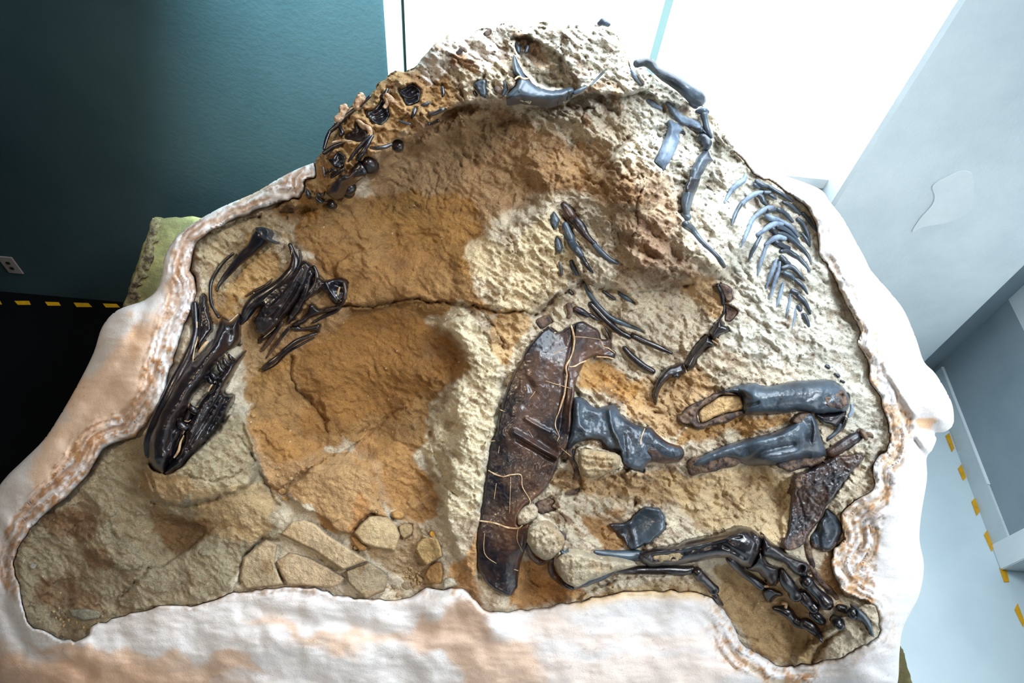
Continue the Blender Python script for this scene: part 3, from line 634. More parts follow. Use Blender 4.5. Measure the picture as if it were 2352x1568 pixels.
# ---- shoulder bone and bits on the crest ----
plate('shoulder_bone', '1178,125 1188,137 1193,148 1198,160 1206,172 1214,181 1229,196 1249,205 1268,207 1282,207 1310,200 1318,209 1310,217 1298,225 1282,233 1265,237 1247,236 1229,233 1196,229 1165,232 1166,214 1183,198 1188,181 1179,166 1177,142', 'slate', 12, .03, .012, [('1195,205 1230,220 1290,218', 9, .006), ('1200,190 1180,220', 5, .004), ('1186,182 1214,181', 1.6, -.003), ('1302,203 1305,220', 1.6, -.003)], bump=.0008, label='slate-blue three-pronged shoulder bone on the crest')
tube('crack_line', '1183,182,1.5 1192,176,2 1202,181,2 1214,180,1.5', 'seam', 2, .035, foot=False)
tube('crest_fragment', '1319,214,4 1332,207,5 1345,201,3', 'slate', .6, .01); tube('crest_fragment', '1356,196,1.5 1372,180,2.5 1392,160,2', 'slate', .5, .006)
plate('crest_fragment', '1086,191 1104,182 1116,184 1116,205 1114,221 1105,221 1096,209', 'slate', 5, .016, .006); plate('crest_fragment', '1184,93 1195,107 1197,115 1193,126 1184,114', 'slate', 5, .016, .006)
tube('crest_fragment', '1212,108,5 1208,120,4', 'slate', .6, .006); tube('crest_fragment', '1141,205,7 1146,208,7', 'rough', .5, .004); tube('crest_fragment', '1158,188,3 1162,202,4 1156,218,3', 'slate', .6, .006)
tube('crest_fragment', '1376,54,5 1386,50,7 1398,56,5', 'slate', 1.2, .006, bump=.3, label='small dark knob on the topmost rock edge'); tube('crest_fragment', '1115,78,5 1124,72,6', 'rough', .8, .006, bump=.3); tube('crest_fragment', '1052,122,4 1062,112,5 1070,118,3', 'rough', .6, .004, bump=.3)
tube('crest_fragment', '1090,212,4 1094,218,4', 'black', .5, .0)
# ---- forearm on the right shoulder ----
tube('upper_arm_bone', '1462,146,9 1480,143,9 1495,148,11 1508,162,9 1525,174,11 1545,184,13 1565,197,14 1584,213,15 1600,224,18 1608,228,15', 'slate', .9, .0, over=.035, label='slate-blue upper arm bone on the rock skyline')
tube('upper_arm_bone', '1588,236,7 1598,241,9', 'slate', .4, .0, over=.03)
tube('forearm_bone', '1600,256,4 1614,254,9 1624,256,6', 'slate', .7, .01); tube('forearm_bone', '1616,262,9 1620,278,7 1623,294,7 1630,308,5 1634,316,3', 'slate', .7, .01)
plate('forearm_bone', '1528,232 1545,240 1562,258 1582,270 1602,277 1616,292 1630,308 1636,316 1622,308 1600,296 1582,290 1562,282 1545,262', 'pale', 6, .012, .006, label='pale blue sheet of bone')
tube('forearm_bone', '1488,231,4 1502,240,6 1518,250,4', 'pale', .5, .004); tube('forearm_bone', '1450,162,3 1460,178,4 1474,194,3', 'pale', .5, .004)
plate('forearm_bone', '1537,276 1548,280 1561,288 1568,300 1558,308 1560,320 1556,335 1549,352 1540,368 1529,386 1522,400 1519,388 1502,372 1512,350 1520,330 1530,312 1533,292', 'pale', 16, .03, .008, [('1545,300 1530,350 1515,375', 7, .004)], bump=.0008, label='broad pale blue bone')
tube('wrist_bone', '1604,296,7 1609,299,8', 'slate', .6, .006); tube('wrist_bone', '1566,300,4 1572,308,3', 'black', .6, .006)
tube('wrist_bone', '1610,316,9 1618,320,10 1624,330,12 1622,340,8', 'slate', .7, .006, bump=.2)
plate('hand_bone', '1616,348 1628,346 1632,356 1638,366 1632,372 1622,380 1616,396 1609,410 1604,426 1598,443 1592,458 1587,474 1583,490 1576,496 1567,490 1563,467 1566,450 1573,432 1580,415 1586,400 1590,384 1598,368 1606,356', 'slate', 13, .026, .008, [('1615,365 1595,420 1575,480', 5, .005), ('1605,400 1590,440', 6, -.004)], label='long blue and brown hand bone')
plate('hand_bone', '1586,404 1606,410 1600,425 1592,444 1578,440 1574,432 1580,418', 'brown', 8, .004, .034, depth=.012)
tube('hand_bone', '1570,492,7 1580,500,8', 'slate', .6, .008); tube('hand_bone', '1574,515,8 1587,524,8 1598,538,6 1612,555,5 1628,570,5 1645,586,4.5 1656,600,5 1664,612,4', 'slate', .7, .006, label='thin curved blue finger bone')
tube('hand_bone', '1648,655,5 1654,668,7 1660,682,7 1661,698,5', 'black', .5, .006); plate('hand_bone', '1650,652 1668,653 1680,660 1682,680 1678,694 1668,692 1658,676', 'rough', 6, .012, .006)
tube('hand_bone', '1664,698,2 1663,715,2.5 1656,728,2.5 1648,738,2', 'black', .5, .004); plate('hand_bone', '1664,700 1680,702 1694,712 1692,726 1678,738 1664,736 1668,720', 'rough', 6, .01, .0, bowl=.008)
plate('finger_bone', '1645,738 1655,736 1660,746 1672,750 1676,760 1664,766 1652,770 1646,777 1634,778 1629,768 1631,755', 'black', 8, .022, .01, [('1636,770 1650,750', 5, .006)], bump=.0006, label='polished black finger bone')
plate('finger_bone', '1620,768 1634,778 1644,792 1636,796 1624,800 1612,812 1601,824 1597,836 1592,848 1578,849 1571,840 1575,830 1582,816 1590,802 1602,786', 'black', 11, .024, .01, [('1622,785 1600,810 1583,838', 4, .006)], bump=.0006)
plate('claw', '1567,832 1571,840 1574,854 1566,860 1560,871 1548,868 1538,870 1527,880 1518,892 1512,908 1508,930 1503,922 1499,908 1500,896 1505,880 1513,866 1524,852 1538,841 1552,836', 'black', 10, .024, .01, [('1568,856 1545,862 1525,876 1510,905', 2.2, -.006)], bump=.0006, label='long curved black hand claw')
for s_ in ('1634,782,3 1642,786,3 1648,790,2', '1568,836,2 1574,846,2.5 1577,856,2', '1638,774,2 1650,780,3'):
    tube('joint_filler', s_, 'seam', 1.2, .01, foot=False)
# ---- ribs of the chest (middle) ----
for s_, m_ in (('1294,470,8 1304,484,11 1315,500,12 1322,508,10', 'brown'), ('1322,506,10 1336,524,11 1346,540,8 1358,553,6 1366,560,6', 'brown'), ('1366,563,6 1380,578,6.5 1395,592,6 1408,600,5 1419,605,3', 'slate'),
               ('1298,515,7 1303,530,9 1310,546,10 1314,552,8', 'slate'), ('1310,554,8 1320,568,10 1330,580,8 1336,586,6', 'slate'), ('1330,580,6 1340,596,6 1350,612,5 1362,626,2', 'black'),
               ('1312,600,5 1318,616,6 1326,630,4', 'slate'), ('1342,652,3 1352,672,5 1366,692,5 1380,708,5 1396,724,5 1412,734,5', 'slate'), ('1406,732,5 1425,740,6 1445,748,5 1465,756,4 1478,763,2', 'slate'),
               ('1356,697,6 1370,712,7 1386,730,7 1404,746,7 1424,762,7 1446,774,6', 'black'), ('1453,770,6 1472,780,7 1495,790,7 1519,800,6 1543,811,3', 'black'),
               ('1434,799,6 1446,814,7 1462,828,8 1480,842,8 1500,853,7', 'black'), ('1423,674,4 1440,686,5 1458,696,3', 'slate'), ('1385,669,3 1398,678,4 1412,687,3', 'brown'),
               ('1322,710,8 1336,716,9 1350,724,6', 'brown'), ('1354,722,4 1364,729,5 1374,734,3', 'black'), ('1308,668,5 1314,674,5', 'black'), ('1390,752,2 1398,765,3 1402,778,2', 'black'), ('1284,602,2 1288,614,3 1290,630,3', 'slate')):
    tube('rib', s_, m_, .5, .004)
plate('rib', '1270,484 1278,492 1285,503 1281,517 1275,527 1266,515 1266,498', 'slate', 5, .012, .006); plate('rib', '1277,543 1288,555 1292,568 1288,580 1283,582 1276,570', 'slate', 5, .012, .004)
tube('rib', '1308,700,7 1310,716,7 1306,728,5', 'rough', .6, .004, bump=.3); plate('rib', '1230,740 1240,728 1262,726 1270,738 1255,748 1240,754', 'rough', 6, .008, .0)
# ---- fan of belly ribs (right) ----
FAN = [('1712,404,5 1708,414,6 1696,422,7 1682,434,6', 'pale'), ('1682,434,6 1672,450,4 1664,466,2', 'pale'), ('1737,417,6 1752,425,6 1765,428,4', 'slate'), ('1765,428,5 1785,440,5 1803,451,4.5 1820,462,2', 'slate'),
 ('1733,424,5 1744,431,3', 'slate'), ('1752,440,3 1735,445,6 1718,455,6 1703,468,5', 'pale'), ('1701,470,5 1692,485,5 1686,500,4.5 1680,517,2', 'slate'), ('1736,444,5 1748,452,6 1753,462,6 1759,469,4', 'slate'), ('1756,442,5 1768,442,5', 'slate'), ('1768,447,4 1776,452,4 1783,457,2', 'slate'),
 ('1775,476,5 1762,478,6 1748,486,6 1735,497,5 1726,508,5 1719,526,5 1710,548,4 1702,567,2', 'pale'), ('1763,482,7 1775,480,6 1781,482,4', 'slate'), ('1787,481,6 1799,487,5 1810,497,5 1821,509,3', 'slate'), ('1799,464,4 1812,470,4.5 1825,480,4.5 1838,492,3', 'slate'),
 ('1843,489,4 1853,500,4.5 1862,512,4 1874,529,2', 'slate'), ('1761,496,6 1773,502,7 1786,504,5 1800,511,5 1817,522,5 1833,543,3', 'pale'), ('1832,503,5 1842,512,5 1851,528,4.5 1857,546,4 1860,566,2', 'slate'), ('1842,536,3 1852,550,4 1858,562,3', 'slate'),
 ('1796,515,5 1780,514,7 1766,521,7 1752,531,5 1739,540,4', 'pale'), ('1746,544,4 1740,555,4.5 1733,568,5 1726,582,4 1719,600,2', 'slate'), ('1783,520,6 1798,524,6 1814,534,5 1828,548,4 1836,560,3', 'slate'),
 ('1786,535,5 1800,538,6 1815,547,6 1832,561,5.5 1848,577,5 1857,590,4 1863,608,2', 'slate'), ('1774,526,8 1782,535,6', 'slate'), ('1802,548,6 1788,544,7 1776,549,7 1766,556,5 1758,562,4', 'pale'), ('1760,565,4 1754,582,4.5 1748,600,4.5 1740,632,2', 'pale'),
 ('1782,557,8 1795,564,7 1812,570,5', 'slate'), ('1793,577,5 1808,576,6 1822,585,6 1834,592,5', 'slate'), ('1835,592,5 1845,603,5 1853,612,4 1860,624,2', 'slate'), ('1783,596,3 1778,612,5 1770,632,5 1759,662,2', 'pale'), ('1791,602,3 1788,622,4.5 1780,645,5 1768,686,2', 'pale'),
 ('1794,590,6 1802,600,7 1812,606,5', 'slate'), ('1797,616,5 1808,612,6 1820,614,6 1832,625,5 1840,634,4 1848,644,2', 'slate'), ('1802,628,7 1814,632,7 1822,640,5', 'slate'), ('1824,640,4 1836,650,5 1846,660,4.5 1855,675,2', 'slate'),
 ('1798,650,3 1794,668,4.5 1789,685,4 1784,704,2', 'pale'), ('1819,668,6 1830,672,6', 'slate'), ('1834,680,6 1845,690,6 1853,702,5 1861,720,3', 'slate'), ('1815,674,2 1813,695,3 1808,712,3 1805,729,1.5', 'pale'), ('1834,703,5 1838,712,5', 'slate'), ('1827,708,2 1825,728,3 1819,753,1.5', 'pale'), ('1846,722,5 1853,735,5 1858,749,3', 'slate')]
for s_, m_ in FAN: tube('belly_rib', s_, m_, .8, .004, seg=10)
# ---- hip bone ----
hip = plate('hip_bone', '1243,759 1252,754 1259,748 1267,753 1276,759 1286,763 1302,752 1318,743 1339,737 1355,745 1371,754 1378,764 1382,778 1391,780 1401,778 1404,799 1412,806 1414,812 1409,825 1390,820 1371,818 1357,822 1345,829 1338,840 1334,850 1325,868 1321,882 1318,912 1314,940 1313,968 1310,1000 1307,1021 1297,1038 1286,1051 1278,1075 1268,1098 1258,1116 1238,1138 1215,1156 1200,1170 1190,1192 1189,1204 1196,1208 1212,1200 1216,1206 1218,1220 1211,1242 1203,1267 1197,1288 1192,1310 1190,1328 1189,1345 1184,1356 1177,1366 1166,1369 1156,1366 1138,1356 1121,1343 1110,1330 1102,1314 1096,1295 1095,1274 1094,1250 1095,1234 1097,1215 1102,1196 1105,1170 1109,1144 1113,1118 1118,1092 1121,1060 1124,1035 1128,1016 1133,1005 1138,995 1142,965 1149,938 1159,906 1171,877 1180,855 1192,834 1203,812 1216,791 1230,774',
   'brown', 7, .016, .016, [('1180,992 1210,1010 1250,1034 1285,1052', 6, .022), ('1190,1010 1230,1032 1270,1056', 5, -.010), ('1208,962 1235,978 1262,992', 5, .010), ('1250,780 1225,850 1200,920 1170,1000', 30, .010), ('1330,860 1312,930 1308,990', 5, .014), ('1300,860 1293,930 1285,990', 6, -.012),
    ('1320,750 1310,800 1296,860', 3, -.008), ('1215,880 1225,905 1205,930', 10, -.006), ('1240,1010 1270,1040', 14, -.012), ('1230,1100 1240,1080 1270,1060', 16, .006), ('1170,1250 1165,1320', 18, .006), ('1205,1225 1195,1290', 4, -.006),
    ('1350,800 1380,800', 14, .004), ('1340,830 1400,815', 4, .005)], bump=.0012, nscale=30, label='very large sickle-shaped hip bone, dark with coppery sheen')
HIPZ = 1.5 * steps_at(np.array([1200.]), np.array([1000.]), False)[0] + .033
for s_ in ('1102,1196,3 1120,1198,3.5 1140,1202,3 1165,1211,3.5 1189,1213,3 1200,1206,2', '1122,1080,2 1140,1090,2.5 1157,1094,2.5 1175,1090,2.5 1197,1091,2 1200,1118,2 1218,1150,1.6 1212,1164,2', '1149,941,1.6 1165,946,2 1182,944,1.6 1195,949,1.6 1200,968,1.3 1212,984,1 1224,1004,1', '1128,1013,1.5 1145,1012,1.5 1165,1016,1.5 1180,1019,1.2',
            '1312,748,4 1318,772,4.5 1317,800,4 1310,822,3 1300,842,4 1302,862,3 1299,887,3 1296,905,3.5 1290,925,4 1284,945,2.5 1277,962,2 1276,980,2 1284,1000,1.6 1280,1012,1.5', '1345,829,4 1332,834,3 1320,841,3 1308,842,2.5', '1197,861,1.4 1210,862,1.6 1222,868,1.5 1248,873,1.3 1270,880,1.3 1288,885,1.4 1312,892,1.3',
            '1316,773,1.2 1350,775,1 1380,780,1', '1243,759,2 1262,765,2 1276,764,2', '1268,816,1.5 1285,806,1.3 1303,798,1.2', '1380,783,2.5 1386,796,3 1398,800,2.5 1412,810,2', '1409,824,3 1392,820,3 1371,819,2.5', '1312,1048,1 1300,1038,1 1290,1030,1', '1173,1095,1 1172,1130,1.2 1170,1190,1', '1113,1225,1.2 1113,1270,1.4 1140,1293,1.5 1190,1310,1.5', '1190,1213,1.6 1188,1240,1.5 1200,1266,1.2', '1230,1100,.8 1212,1120,.8', '1140,1110,1 1135,1145,1', '1238,880,.8 1225,905,1 1205,925,.8', '1150,1000,.8 1145,1040,.8'):
    tube('crack_filler', s_, 'seam', .6, .0, over=HIPZ, parent=hip, rs=.55, foot=False, bump=.3, label='pale crack filler')
plate('rock_patch', '1186,1188 1196,1170 1210,1160 1226,1158 1236,1172 1230,1192 1216,1200 1200,1206 1190,1206', 'rock', 6, .022, .014, tint=(184, 170, 146), bump=.004, nscale=14)
plate('rock_patch', '1216,1214 1240,1200 1272,1210 1296,1236 1290,1262 1264,1284 1242,1282 1218,1258 1212,1234', 'rock', 12, .03, .0, [('1225,1250 1250,1230 1280,1226', 5, -.008), ('1250,1265 1270,1250', 4, -.006)], tint=(176, 162, 138), bump=.006, nscale=16, label='pale rock lump right of the hip bone tip')
plate('rock_patch', '1274,1292 1292,1270 1330,1268 1372,1282 1440,1289 1464,1299 1412,1312 1354,1334 1320,1348 1294,1332', 'rock', 9, .026, .0, [('1300,1300 1340,1306 1400,1300', 5, -.006)], tint=(178, 164, 140), bump=.005, nscale=16)
# pubic bone to the right
pub = pub_ = plate('pubic_bone', '1318,914 1330,912 1345,917 1358,930 1371,936 1390,932 1409,928 1418,938 1425,949 1440,962 1457,973 1475,980 1489,979 1502,986 1511,997 1524,1009 1538,1019 1554,1022 1567,1027 1572,1040 1568,1052 1556,1062 1538,1064 1519,1063 1503,1062 1489,1064 1482,1074 1479,1086 1466,1082 1452,1078 1440,1072 1430,1062 1426,1048 1425,1035 1412,1034 1398,1030 1388,1020 1380,1011 1366,1008 1353,1008 1340,1011 1329,1016 1317,1024 1307,1034 1300,1024 1308,1000 1313,968 1315,940',
   'slate', 14, .03, .016, [('1325,930 1330,970 1345,990', 9, .008), ('1350,970 1380,960', 16, -.012), ('1400,940 1405,980 1420,1010 1428,1040', 6, .012), ('1440,990 1450,1020', 12, -.008), ('1490,1000 1530,1030 1560,1042', 14, .008), ('1432,1000 1438,1050', 5, -.008), ('1345,1000 1395,1020', 4, .008)], bump=.0018, nscale=20, label='blue-grey lobed hip piece ending in a dark blunt point')
plate('pubic_tip', '1478,982 1492,982 1504,990 1514,1000 1528,1012 1540,1018 1556,1023 1568,1029 1572,1040 1567,1052 1556,1061 1536,1063 1510,1062 1492,1058 1480,1040 1484,1020 1476,1004', 'brown', 16, .014, .034, depth=.015, bump=.0008, parent=pub, label='dark brown blunt bone tip')
tube('crack_filler', '1481,984,1 1474,1002,1.4 1470,1020,1', 'seam', .6, .0, over=.062, parent=pub, foot=False)
for s_, m_ in (('1404,940,5 1408,965,7 1412,985,6 1426,1005,7 1432,1025,5', 'rough'), ('1312,1024,4 1308,1040,6 1314,1060,6 1324,1080,6 1326,1098,5', 'rough'), ('1316,1018,3 1335,1008,4 1360,1006,4 1380,1012,4 1394,1026,5 1418,1036,5', 'rough'), ('1318,1034,3 1316,1052,4 1326,1072,4', 'slate')):
    tube('hip_rim', s_, m_, .8, .012, bump=.35)
plate('vertebra_lump', '1328,1040 1345,1030 1372,1034 1400,1040 1420,1046 1424,1064 1410,1080 1386,1092 1360,1098 1342,1094 1332,1074', 'rock', 16, .03, .012, [('1340,1050 1380,1056 1416,1056', 3, -.006), ('1340,1066 1380,1072 1410,1072', 3, -.006), ('1350,1082 1390,1084', 3, -.006)], tint=(176, 156, 124), bump=.004, nscale=10)
# ---- thigh and shin ----
thigh = plate('thigh_bone', '1659,902 1672,893 1686,887 1710,882 1734,879 1752,885 1770,886 1800,880 1830,875 1870,872 1905,872 1922,878 1935,887 1946,900 1951,917 1950,932 1944,944 1920,948 1890,950 1872,949 1850,944 1830,944 1806,948 1782,951 1745,952 1710,950 1706,930 1704,911 1690,903 1672,903', 'slate', 30, .05, .012, [('1705,905 1712,930 1740,925', 4, -.012), ('1730,910 1800,905 1880,895', 12, .004), ('1880,930 1900,915', 8, -.006), ('1690,890 1720,915', 3, -.008)], bump=.0012, nscale=24, label='thick blue-grey thigh bone')
plate('worn_end', '1890,904 1900,908 1920,900 1938,896 1946,912 1946,930 1932,938 1912,936 1898,930', 'rough', 8, .008, .052, depth=.02, bump=.003, nscale=10, parent=thigh, label='rough brown worn end of the thigh bone')
plate('bone_lobe', '1872,948 1892,950 1920,948 1942,944 1938,960 1929,974 1920,980 1900,976 1886,972 1878,962', 'black', 10, .03, .002, parent=thigh, label='dark lower lobe of the thigh bone')
plate('bone_shell', '1659,903 1672,898 1700,910 1660,906 1640,918 1620,930 1604,944 1600,962 1610,972 1640,960 1670,950 1704,944 1706,952 1690,960 1668,971 1640,976 1608,987 1596,984 1585,976 1569,974 1560,966 1558,958 1566,948 1578,936 1600,924 1620,915 1640,906', 'rough', 6, .022, .01, bump=.004, nscale=12, parent=thigh, label='broken hollow shell of the thigh bone')
plate('rock_patch', '1604,946 1622,928 1645,914 1662,908 1700,912 1704,942 1670,948 1640,958 1612,970', 'rock', 8, .012, .004, tint=(206, 172, 124), bump=.003, nscale=18)
shin = plate('shin_bone', '1583,1066 1598,1054 1614,1045 1640,1034 1668,1022 1690,1015 1710,1010 1740,1002 1770,996 1796,985 1818,974 1826,958 1836,950 1852,946 1866,950 1876,968 1882,988 1888,1010 1895,1028 1896,1042 1888,1050 1872,1056 1850,1054 1828,1058 1806,1062 1780,1068 1750,1068 1720,1070 1700,1062 1680,1056 1650,1060 1620,1070 1596,1078', 'slate', 22, .045, .012, [('1640,1040 1720,1018 1800,1000', 10, .006), ('1710,1062 1760,1035 1820,1022', 8, -.012), ('1835,960 1855,975 1862,1005', 14, -.014), ('1866,955 1872,985 1868,1010', 4, .012)], bump=.001, label='long blue-grey shin bone')
plate('worn_end', '1583,1066 1600,1052 1640,1044 1684,1042 1700,1056 1690,1072 1660,1076 1640,1084 1612,1086 1588,1094 1581,1080', 'rough', 10, .012, .03, depth=.03, bump=.004, nscale=12, parent=shin, label='broken brown end of the shin bone')
plate('worn_patch', '1780,1066 1810,1056 1850,1050 1880,1046 1892,1052 1884,1064 1864,1072 1840,1076 1815,1084 1796,1076', 'rough', 6, .016, .02, bump=.003, nscale=10, parent=shin)
plate('worn_patch', '1820,968 1836,950 1856,948 1870,956 1876,980 1880,1006 1868,1012 1862,996 1852,985 1836,978', 'rough', 8, .012, .03, depth=.03, bump=.003, nscale=10, parent=shin)
# ---- far right plates ----
plate('flat_bone', '1905,1058 1925,1046 1945,1046 1975,1040 1984,1052 1970,1070 1956,1086 1940,1108 1920,1136 1910,1150 1899,1164 1890,1182 1881,1199 1870,1210 1860,1221 1854,1236 1848,1250 1832,1257 1818,1262 1806,1261 1800,1252 1804,1236 1809,1220 1814,1180 1818,1145 1821,1124 1826,1108 1830,1094 1852,1082 1881,1070', 'brown', 6, .016, .008, [('1830,1130 1845,1180 1850,1220', 2, -.004), ('1850,1130 1880,1160', 2, -.004), ('1860,1100 1920,1080', 16, .004)], bump=.003, nscale=14, label='mottled purple-brown flat bone')
plate('flat_bone', '1828,1096 1850,1086 1872,1088 1884,1102 1880,1120 1860,1126 1840,1122 1824,1124', 'rough', 5, .006, .02, depth=.02, bump=.003, nscale=10)
plate('flat_bone', '1804,1236 1824,1230 1846,1240 1846,1250 1832,1258 1818,1263 1804,1261 1799,1252', 'rough', 5, .006, .02, depth=.02, bump=.003, nscale=10)
plate('flat_bone', '1898,1168 1912,1176 1924,1188 1932,1204 1935,1218 1928,1236 1920,1252 1910,1264 1898,1268 1880,1262 1866,1254 1860,1236 1870,1216 1881,1199 1890,1184', 'slate', 14, .03, .0, [('1885,1190 1895,1220', 7, .008), ('1875,1215 1880,1250', 7, -.01)], bump=.0012, label='rounded blue-grey bone beside the flat plate')
plate('flat_bone', '1862,1240 1880,1234 1900,1240 1922,1244 1914,1260 1898,1268 1880,1263 1866,1254', 'rough', 6, .008, .014, depth=.02, bump=.003, nscale=10)
tube('flat_bone', '1908,1040,11 1928,1028,13 1948,1015,13 1968,1002,11', 'brown', .5, .01, label='purple-brown rod of bone')
tube('bone_splinter', '1942,962,5 1935,980,5 1918,996,4 1900,1012,2', 'black', .6, .01); tube('bone_splinter', '1930,975,4 1920,992,4 1902,1006,3', 'slate', .6, .01); tube('bone_splinter', '1956,930,3 1956,945,4 1950,956,3', 'pale', .6, .008)
tube('bone_splinter', '1972,988,5 1982,994,7 1990,1008,4', 'rough', .8, .012, bump=.3); tube('bone_splinter', '1982,996,4 1998,998,5 2004,1004,3', 'rough', .8, .008, bump=.3)
for s_ in ('1898,840,4 1904,844,4', '1918,858,3 1926,864,4', '1932,874,3 1938,878,3'):
    tube('bone_splinter', s_, 'slate', .7, .004, bump=.3)
# ---- fan bone above the leg ----
plate('fan_bone', '1470,1170 1484,1163 1500,1165 1513,1168 1522,1176 1528,1186 1528,1210 1520,1224 1508,1234 1494,1248 1480,1250 1472,1256 1461,1262 1450,1262 1442,1256 1436,1246 1428,1236 1415,1222 1399,1207 1414,1202 1432,1200 1444,1196 1452,1188', 'slate', 6, .02, .016, [('1462,1262 1455,1230 1448,1205', 6, .006), ('1480,1180 1500,1200 1490,1225', 16, -.008)], bump=.0012, label='fan-shaped dark slate bone')
plate('fan_bone', '1399,1207 1414,1203 1432,1206 1438,1222 1444,1246 1440,1254 1428,1236 1414,1222', 'brown', 5, .006, .03, depth=.02)
# ---- leg along the bottom ----
tube('leg_rod', '1366,1267,4 1385,1270,8 1410,1274,11 1440,1276,13 1466,1275,13', 'slate', .4, .004, label='blue-grey round shaft end')
leg = plate('foot_bone', '1466,1270 1484,1262 1504,1257 1530,1253 1555,1250 1574,1241 1608,1234 1644,1228 1672,1218 1699,1210 1718,1212 1734,1218 1744,1228 1750,1241 1749,1252 1746,1263 1742,1274 1737,1285 1731,1296 1724,1304 1712,1303 1702,1298 1690,1290 1676,1282 1656,1281 1635,1282 1605,1289 1571,1295 1546,1298 1523,1299 1505,1301 1491,1301 1480,1296 1470,1288', 'black', 20, .055, .012, [('1560,1262 1640,1244 1700,1226', 4, .010), ('1580,1250 1650,1236 1700,1232', 4, -.008), ('1665,1255 1690,1268 1710,1280', 5, -.010), ('1480,1272 1520,1266 1560,1262', 3, .004), ('1725,1225 1738,1245 1736,1262', 5, -.012), ('1500,1280 1560,1276', 9, -.012)], bump=.0008, nscale=22, label='long glossy black foot bone')
plate('rock_patch', '1498,1276 1530,1270 1560,1266 1578,1268 1580,1280 1560,1288 1530,1290 1508,1294', 'rock', 5, .010, .048, tint=(206, 186, 150), bump=.003, nscale=10, depth=.03, label='pale rock filling in the broken shaft')
tube('foot_bone', '1408,1312,4 1440,1310,8 1480,1308,10 1530,1308,11 1570,1310,12 1590,1306,9', 'black', .3, -.004, label='lower black foot bone')
plate('foot_bone', '1317,1352 1319,1336 1340,1330 1364,1324 1385,1318 1408,1311 1406,1320 1380,1334 1351,1346 1334,1350', 'slate', 5, .016, .006, label='blue-grey splint of bone')
tube('toe_bone', '1600,1312,10 1608,1322,11 1622,1334,9 1634,1346,9 1640,1354,11', 'black', .6, .01); tube('toe_bone', '1644,1368,6 1650,1378,6 1658,1388,4', 'black', .6, .01)
plate('toe_bone', '1753,1226 1762,1234 1772,1244 1790,1258 1810,1272 1830,1281 1848,1288 1858,1297 1861,1309 1856,1319 1848,1324 1836,1323 1826,1320 1814,1308 1804,1296 1780,1286 1753,1276 1748,1260 1750,1242', 'black', 14, .042, .014, [('1844,1302 1840,1310', 5, -.02), ('1770,1256 1800,1278', 8, .006), ('1846,1294 1856,1308 1846,1318', 3, .004)], bump=.0006, label='stout black toe bone')
plate('toe_bone', '1743,1264 1754,1276 1762,1291 1774,1298 1785,1301 1789,1312 1789,1330 1782,1341 1772,1345 1762,1340 1756,1333 1750,1324 1742,1316 1728,1312 1715,1308 1726,1298 1736,1286', 'black', 12, .04, .006, [('1776,1324 1778,1330', 5, -.012), ('1750,1300 1764,1320', 8, .008)], bump=.0006)
tube('toe_bone', '1676,1282,8 1690,1298,9 1710,1316,9 1730,1330,9 1750,1345,10', 'black', .3, -.004)
tube('toe_bone', '1852,1334,13 1862,1346,11 1874,1358,10 1886,1370,11 1896,1382,14 1900,1386,13', 'black', .6, .01); tube('toe_bone', '1796,1308,5 1800,1324,10 1810,1340,13 1820,1354,12 1828,1366,14', 'black', .6, .006)
plate('toe_bone', '1752,1360 1762,1350 1772,1350 1784,1356 1797,1362 1797,1368 1786,1370 1776,1374 1770,1384 1760,1380 1753,1370', 'black', 8, .024, .004, bump=.0006); tube('toe_bone', '1844,1362,9 1850,1374,12 1860,1386,11 1870,1396,12', 'black', .6, .006)
tube('toe_bone', '1778,1397,5 1794,1400,9 1808,1406,11 1820,1418,9 1830,1428,10 1844,1434,9', 'black', .6, .006); tube('claw', '1848,1430,11 1862,1438,11 1874,1450,9 1882,1462,6 1888,1474,2', 'black', .6, .008, label='black curved toe claw over the smooth trough')
tube('toe_bone', '1866,1410,8 1876,1416,10 1888,1426,9', 'black', .6, .004); tube('toe_bone', '1914,1420,9 1924,1428,11 1930,1436,10', 'black', .6, .004); tube('toe_bone', '1926,1394,8 1938,1398,8 1950,1403,8 1960,1410,11', 'black', .6, .006)
plate('claw', '1966,1397 1974,1399 1982,1404 1992,1416 2000,1428 2005,1444 2009,1462 2002,1460 1996,1452 1990,1440 1982,1430 1973,1424 1965,1418 1968,1408', 'slate', 8, .024, .01, [('1970,1418 1985,1428 2000,1450', 2, -.005)], bump=.0006, label='large curved toe claw nearest the plaster rim')
tube('tendon_strip', '1862,1300,5 1872,1316,7 1886,1336,7 1902,1352,7 1914,1364,6 1922,1374,4', 'rough', .5, .0, bump=.3, label='rough dark strip beside the toes'); tube('tendon_strip', '1852,1240,6 1856,1262,8 1862,1284,7 1868,1300,5', 'rough', .4, .0, bump=.3)
for s_ in ('1750,1228,2 1753,1244,3 1748,1258,3 1742,1264,2', '1846,1330,4 1856,1328,5 1863,1322,4', '1893,1398,3 1906,1394,4 1913,1386,3', '1836,1380,3 1842,1374,3 1843,1364,3', '1962,1420,3 1966,1412,3 1965,1400,2', '1756,1346,4 1764,1346,4', '1804,1394,6 1806,1386,5 1798,1384,6', '1905,1430,4 1904,1420,4 1908,1412,3', '1872,1404,3 1880,1402,4', '1786,1340,4 1796,1330,4 1800,1320,3', '1918,1390,5 1926,1384,5 1934,1386,4', '1730,1305,3 1736,1294,2'):
    tube('joint_filler', s_, 'seam', .9, .006, foot=False, bump=.3)
for s_ in ('1210,1251,6 1216,1266,7 1226,1280,8 1240,1289,8 1254,1288,6 1263,1280,4', '1267,1282,6 1265,1298,8 1270,1316,9 1284,1332,8 1302,1344,7 1317,1350,5'):
    tube('under_bone', s_, 'brown', -.2, -.0, label='dark brown bone edge under a rock lump')
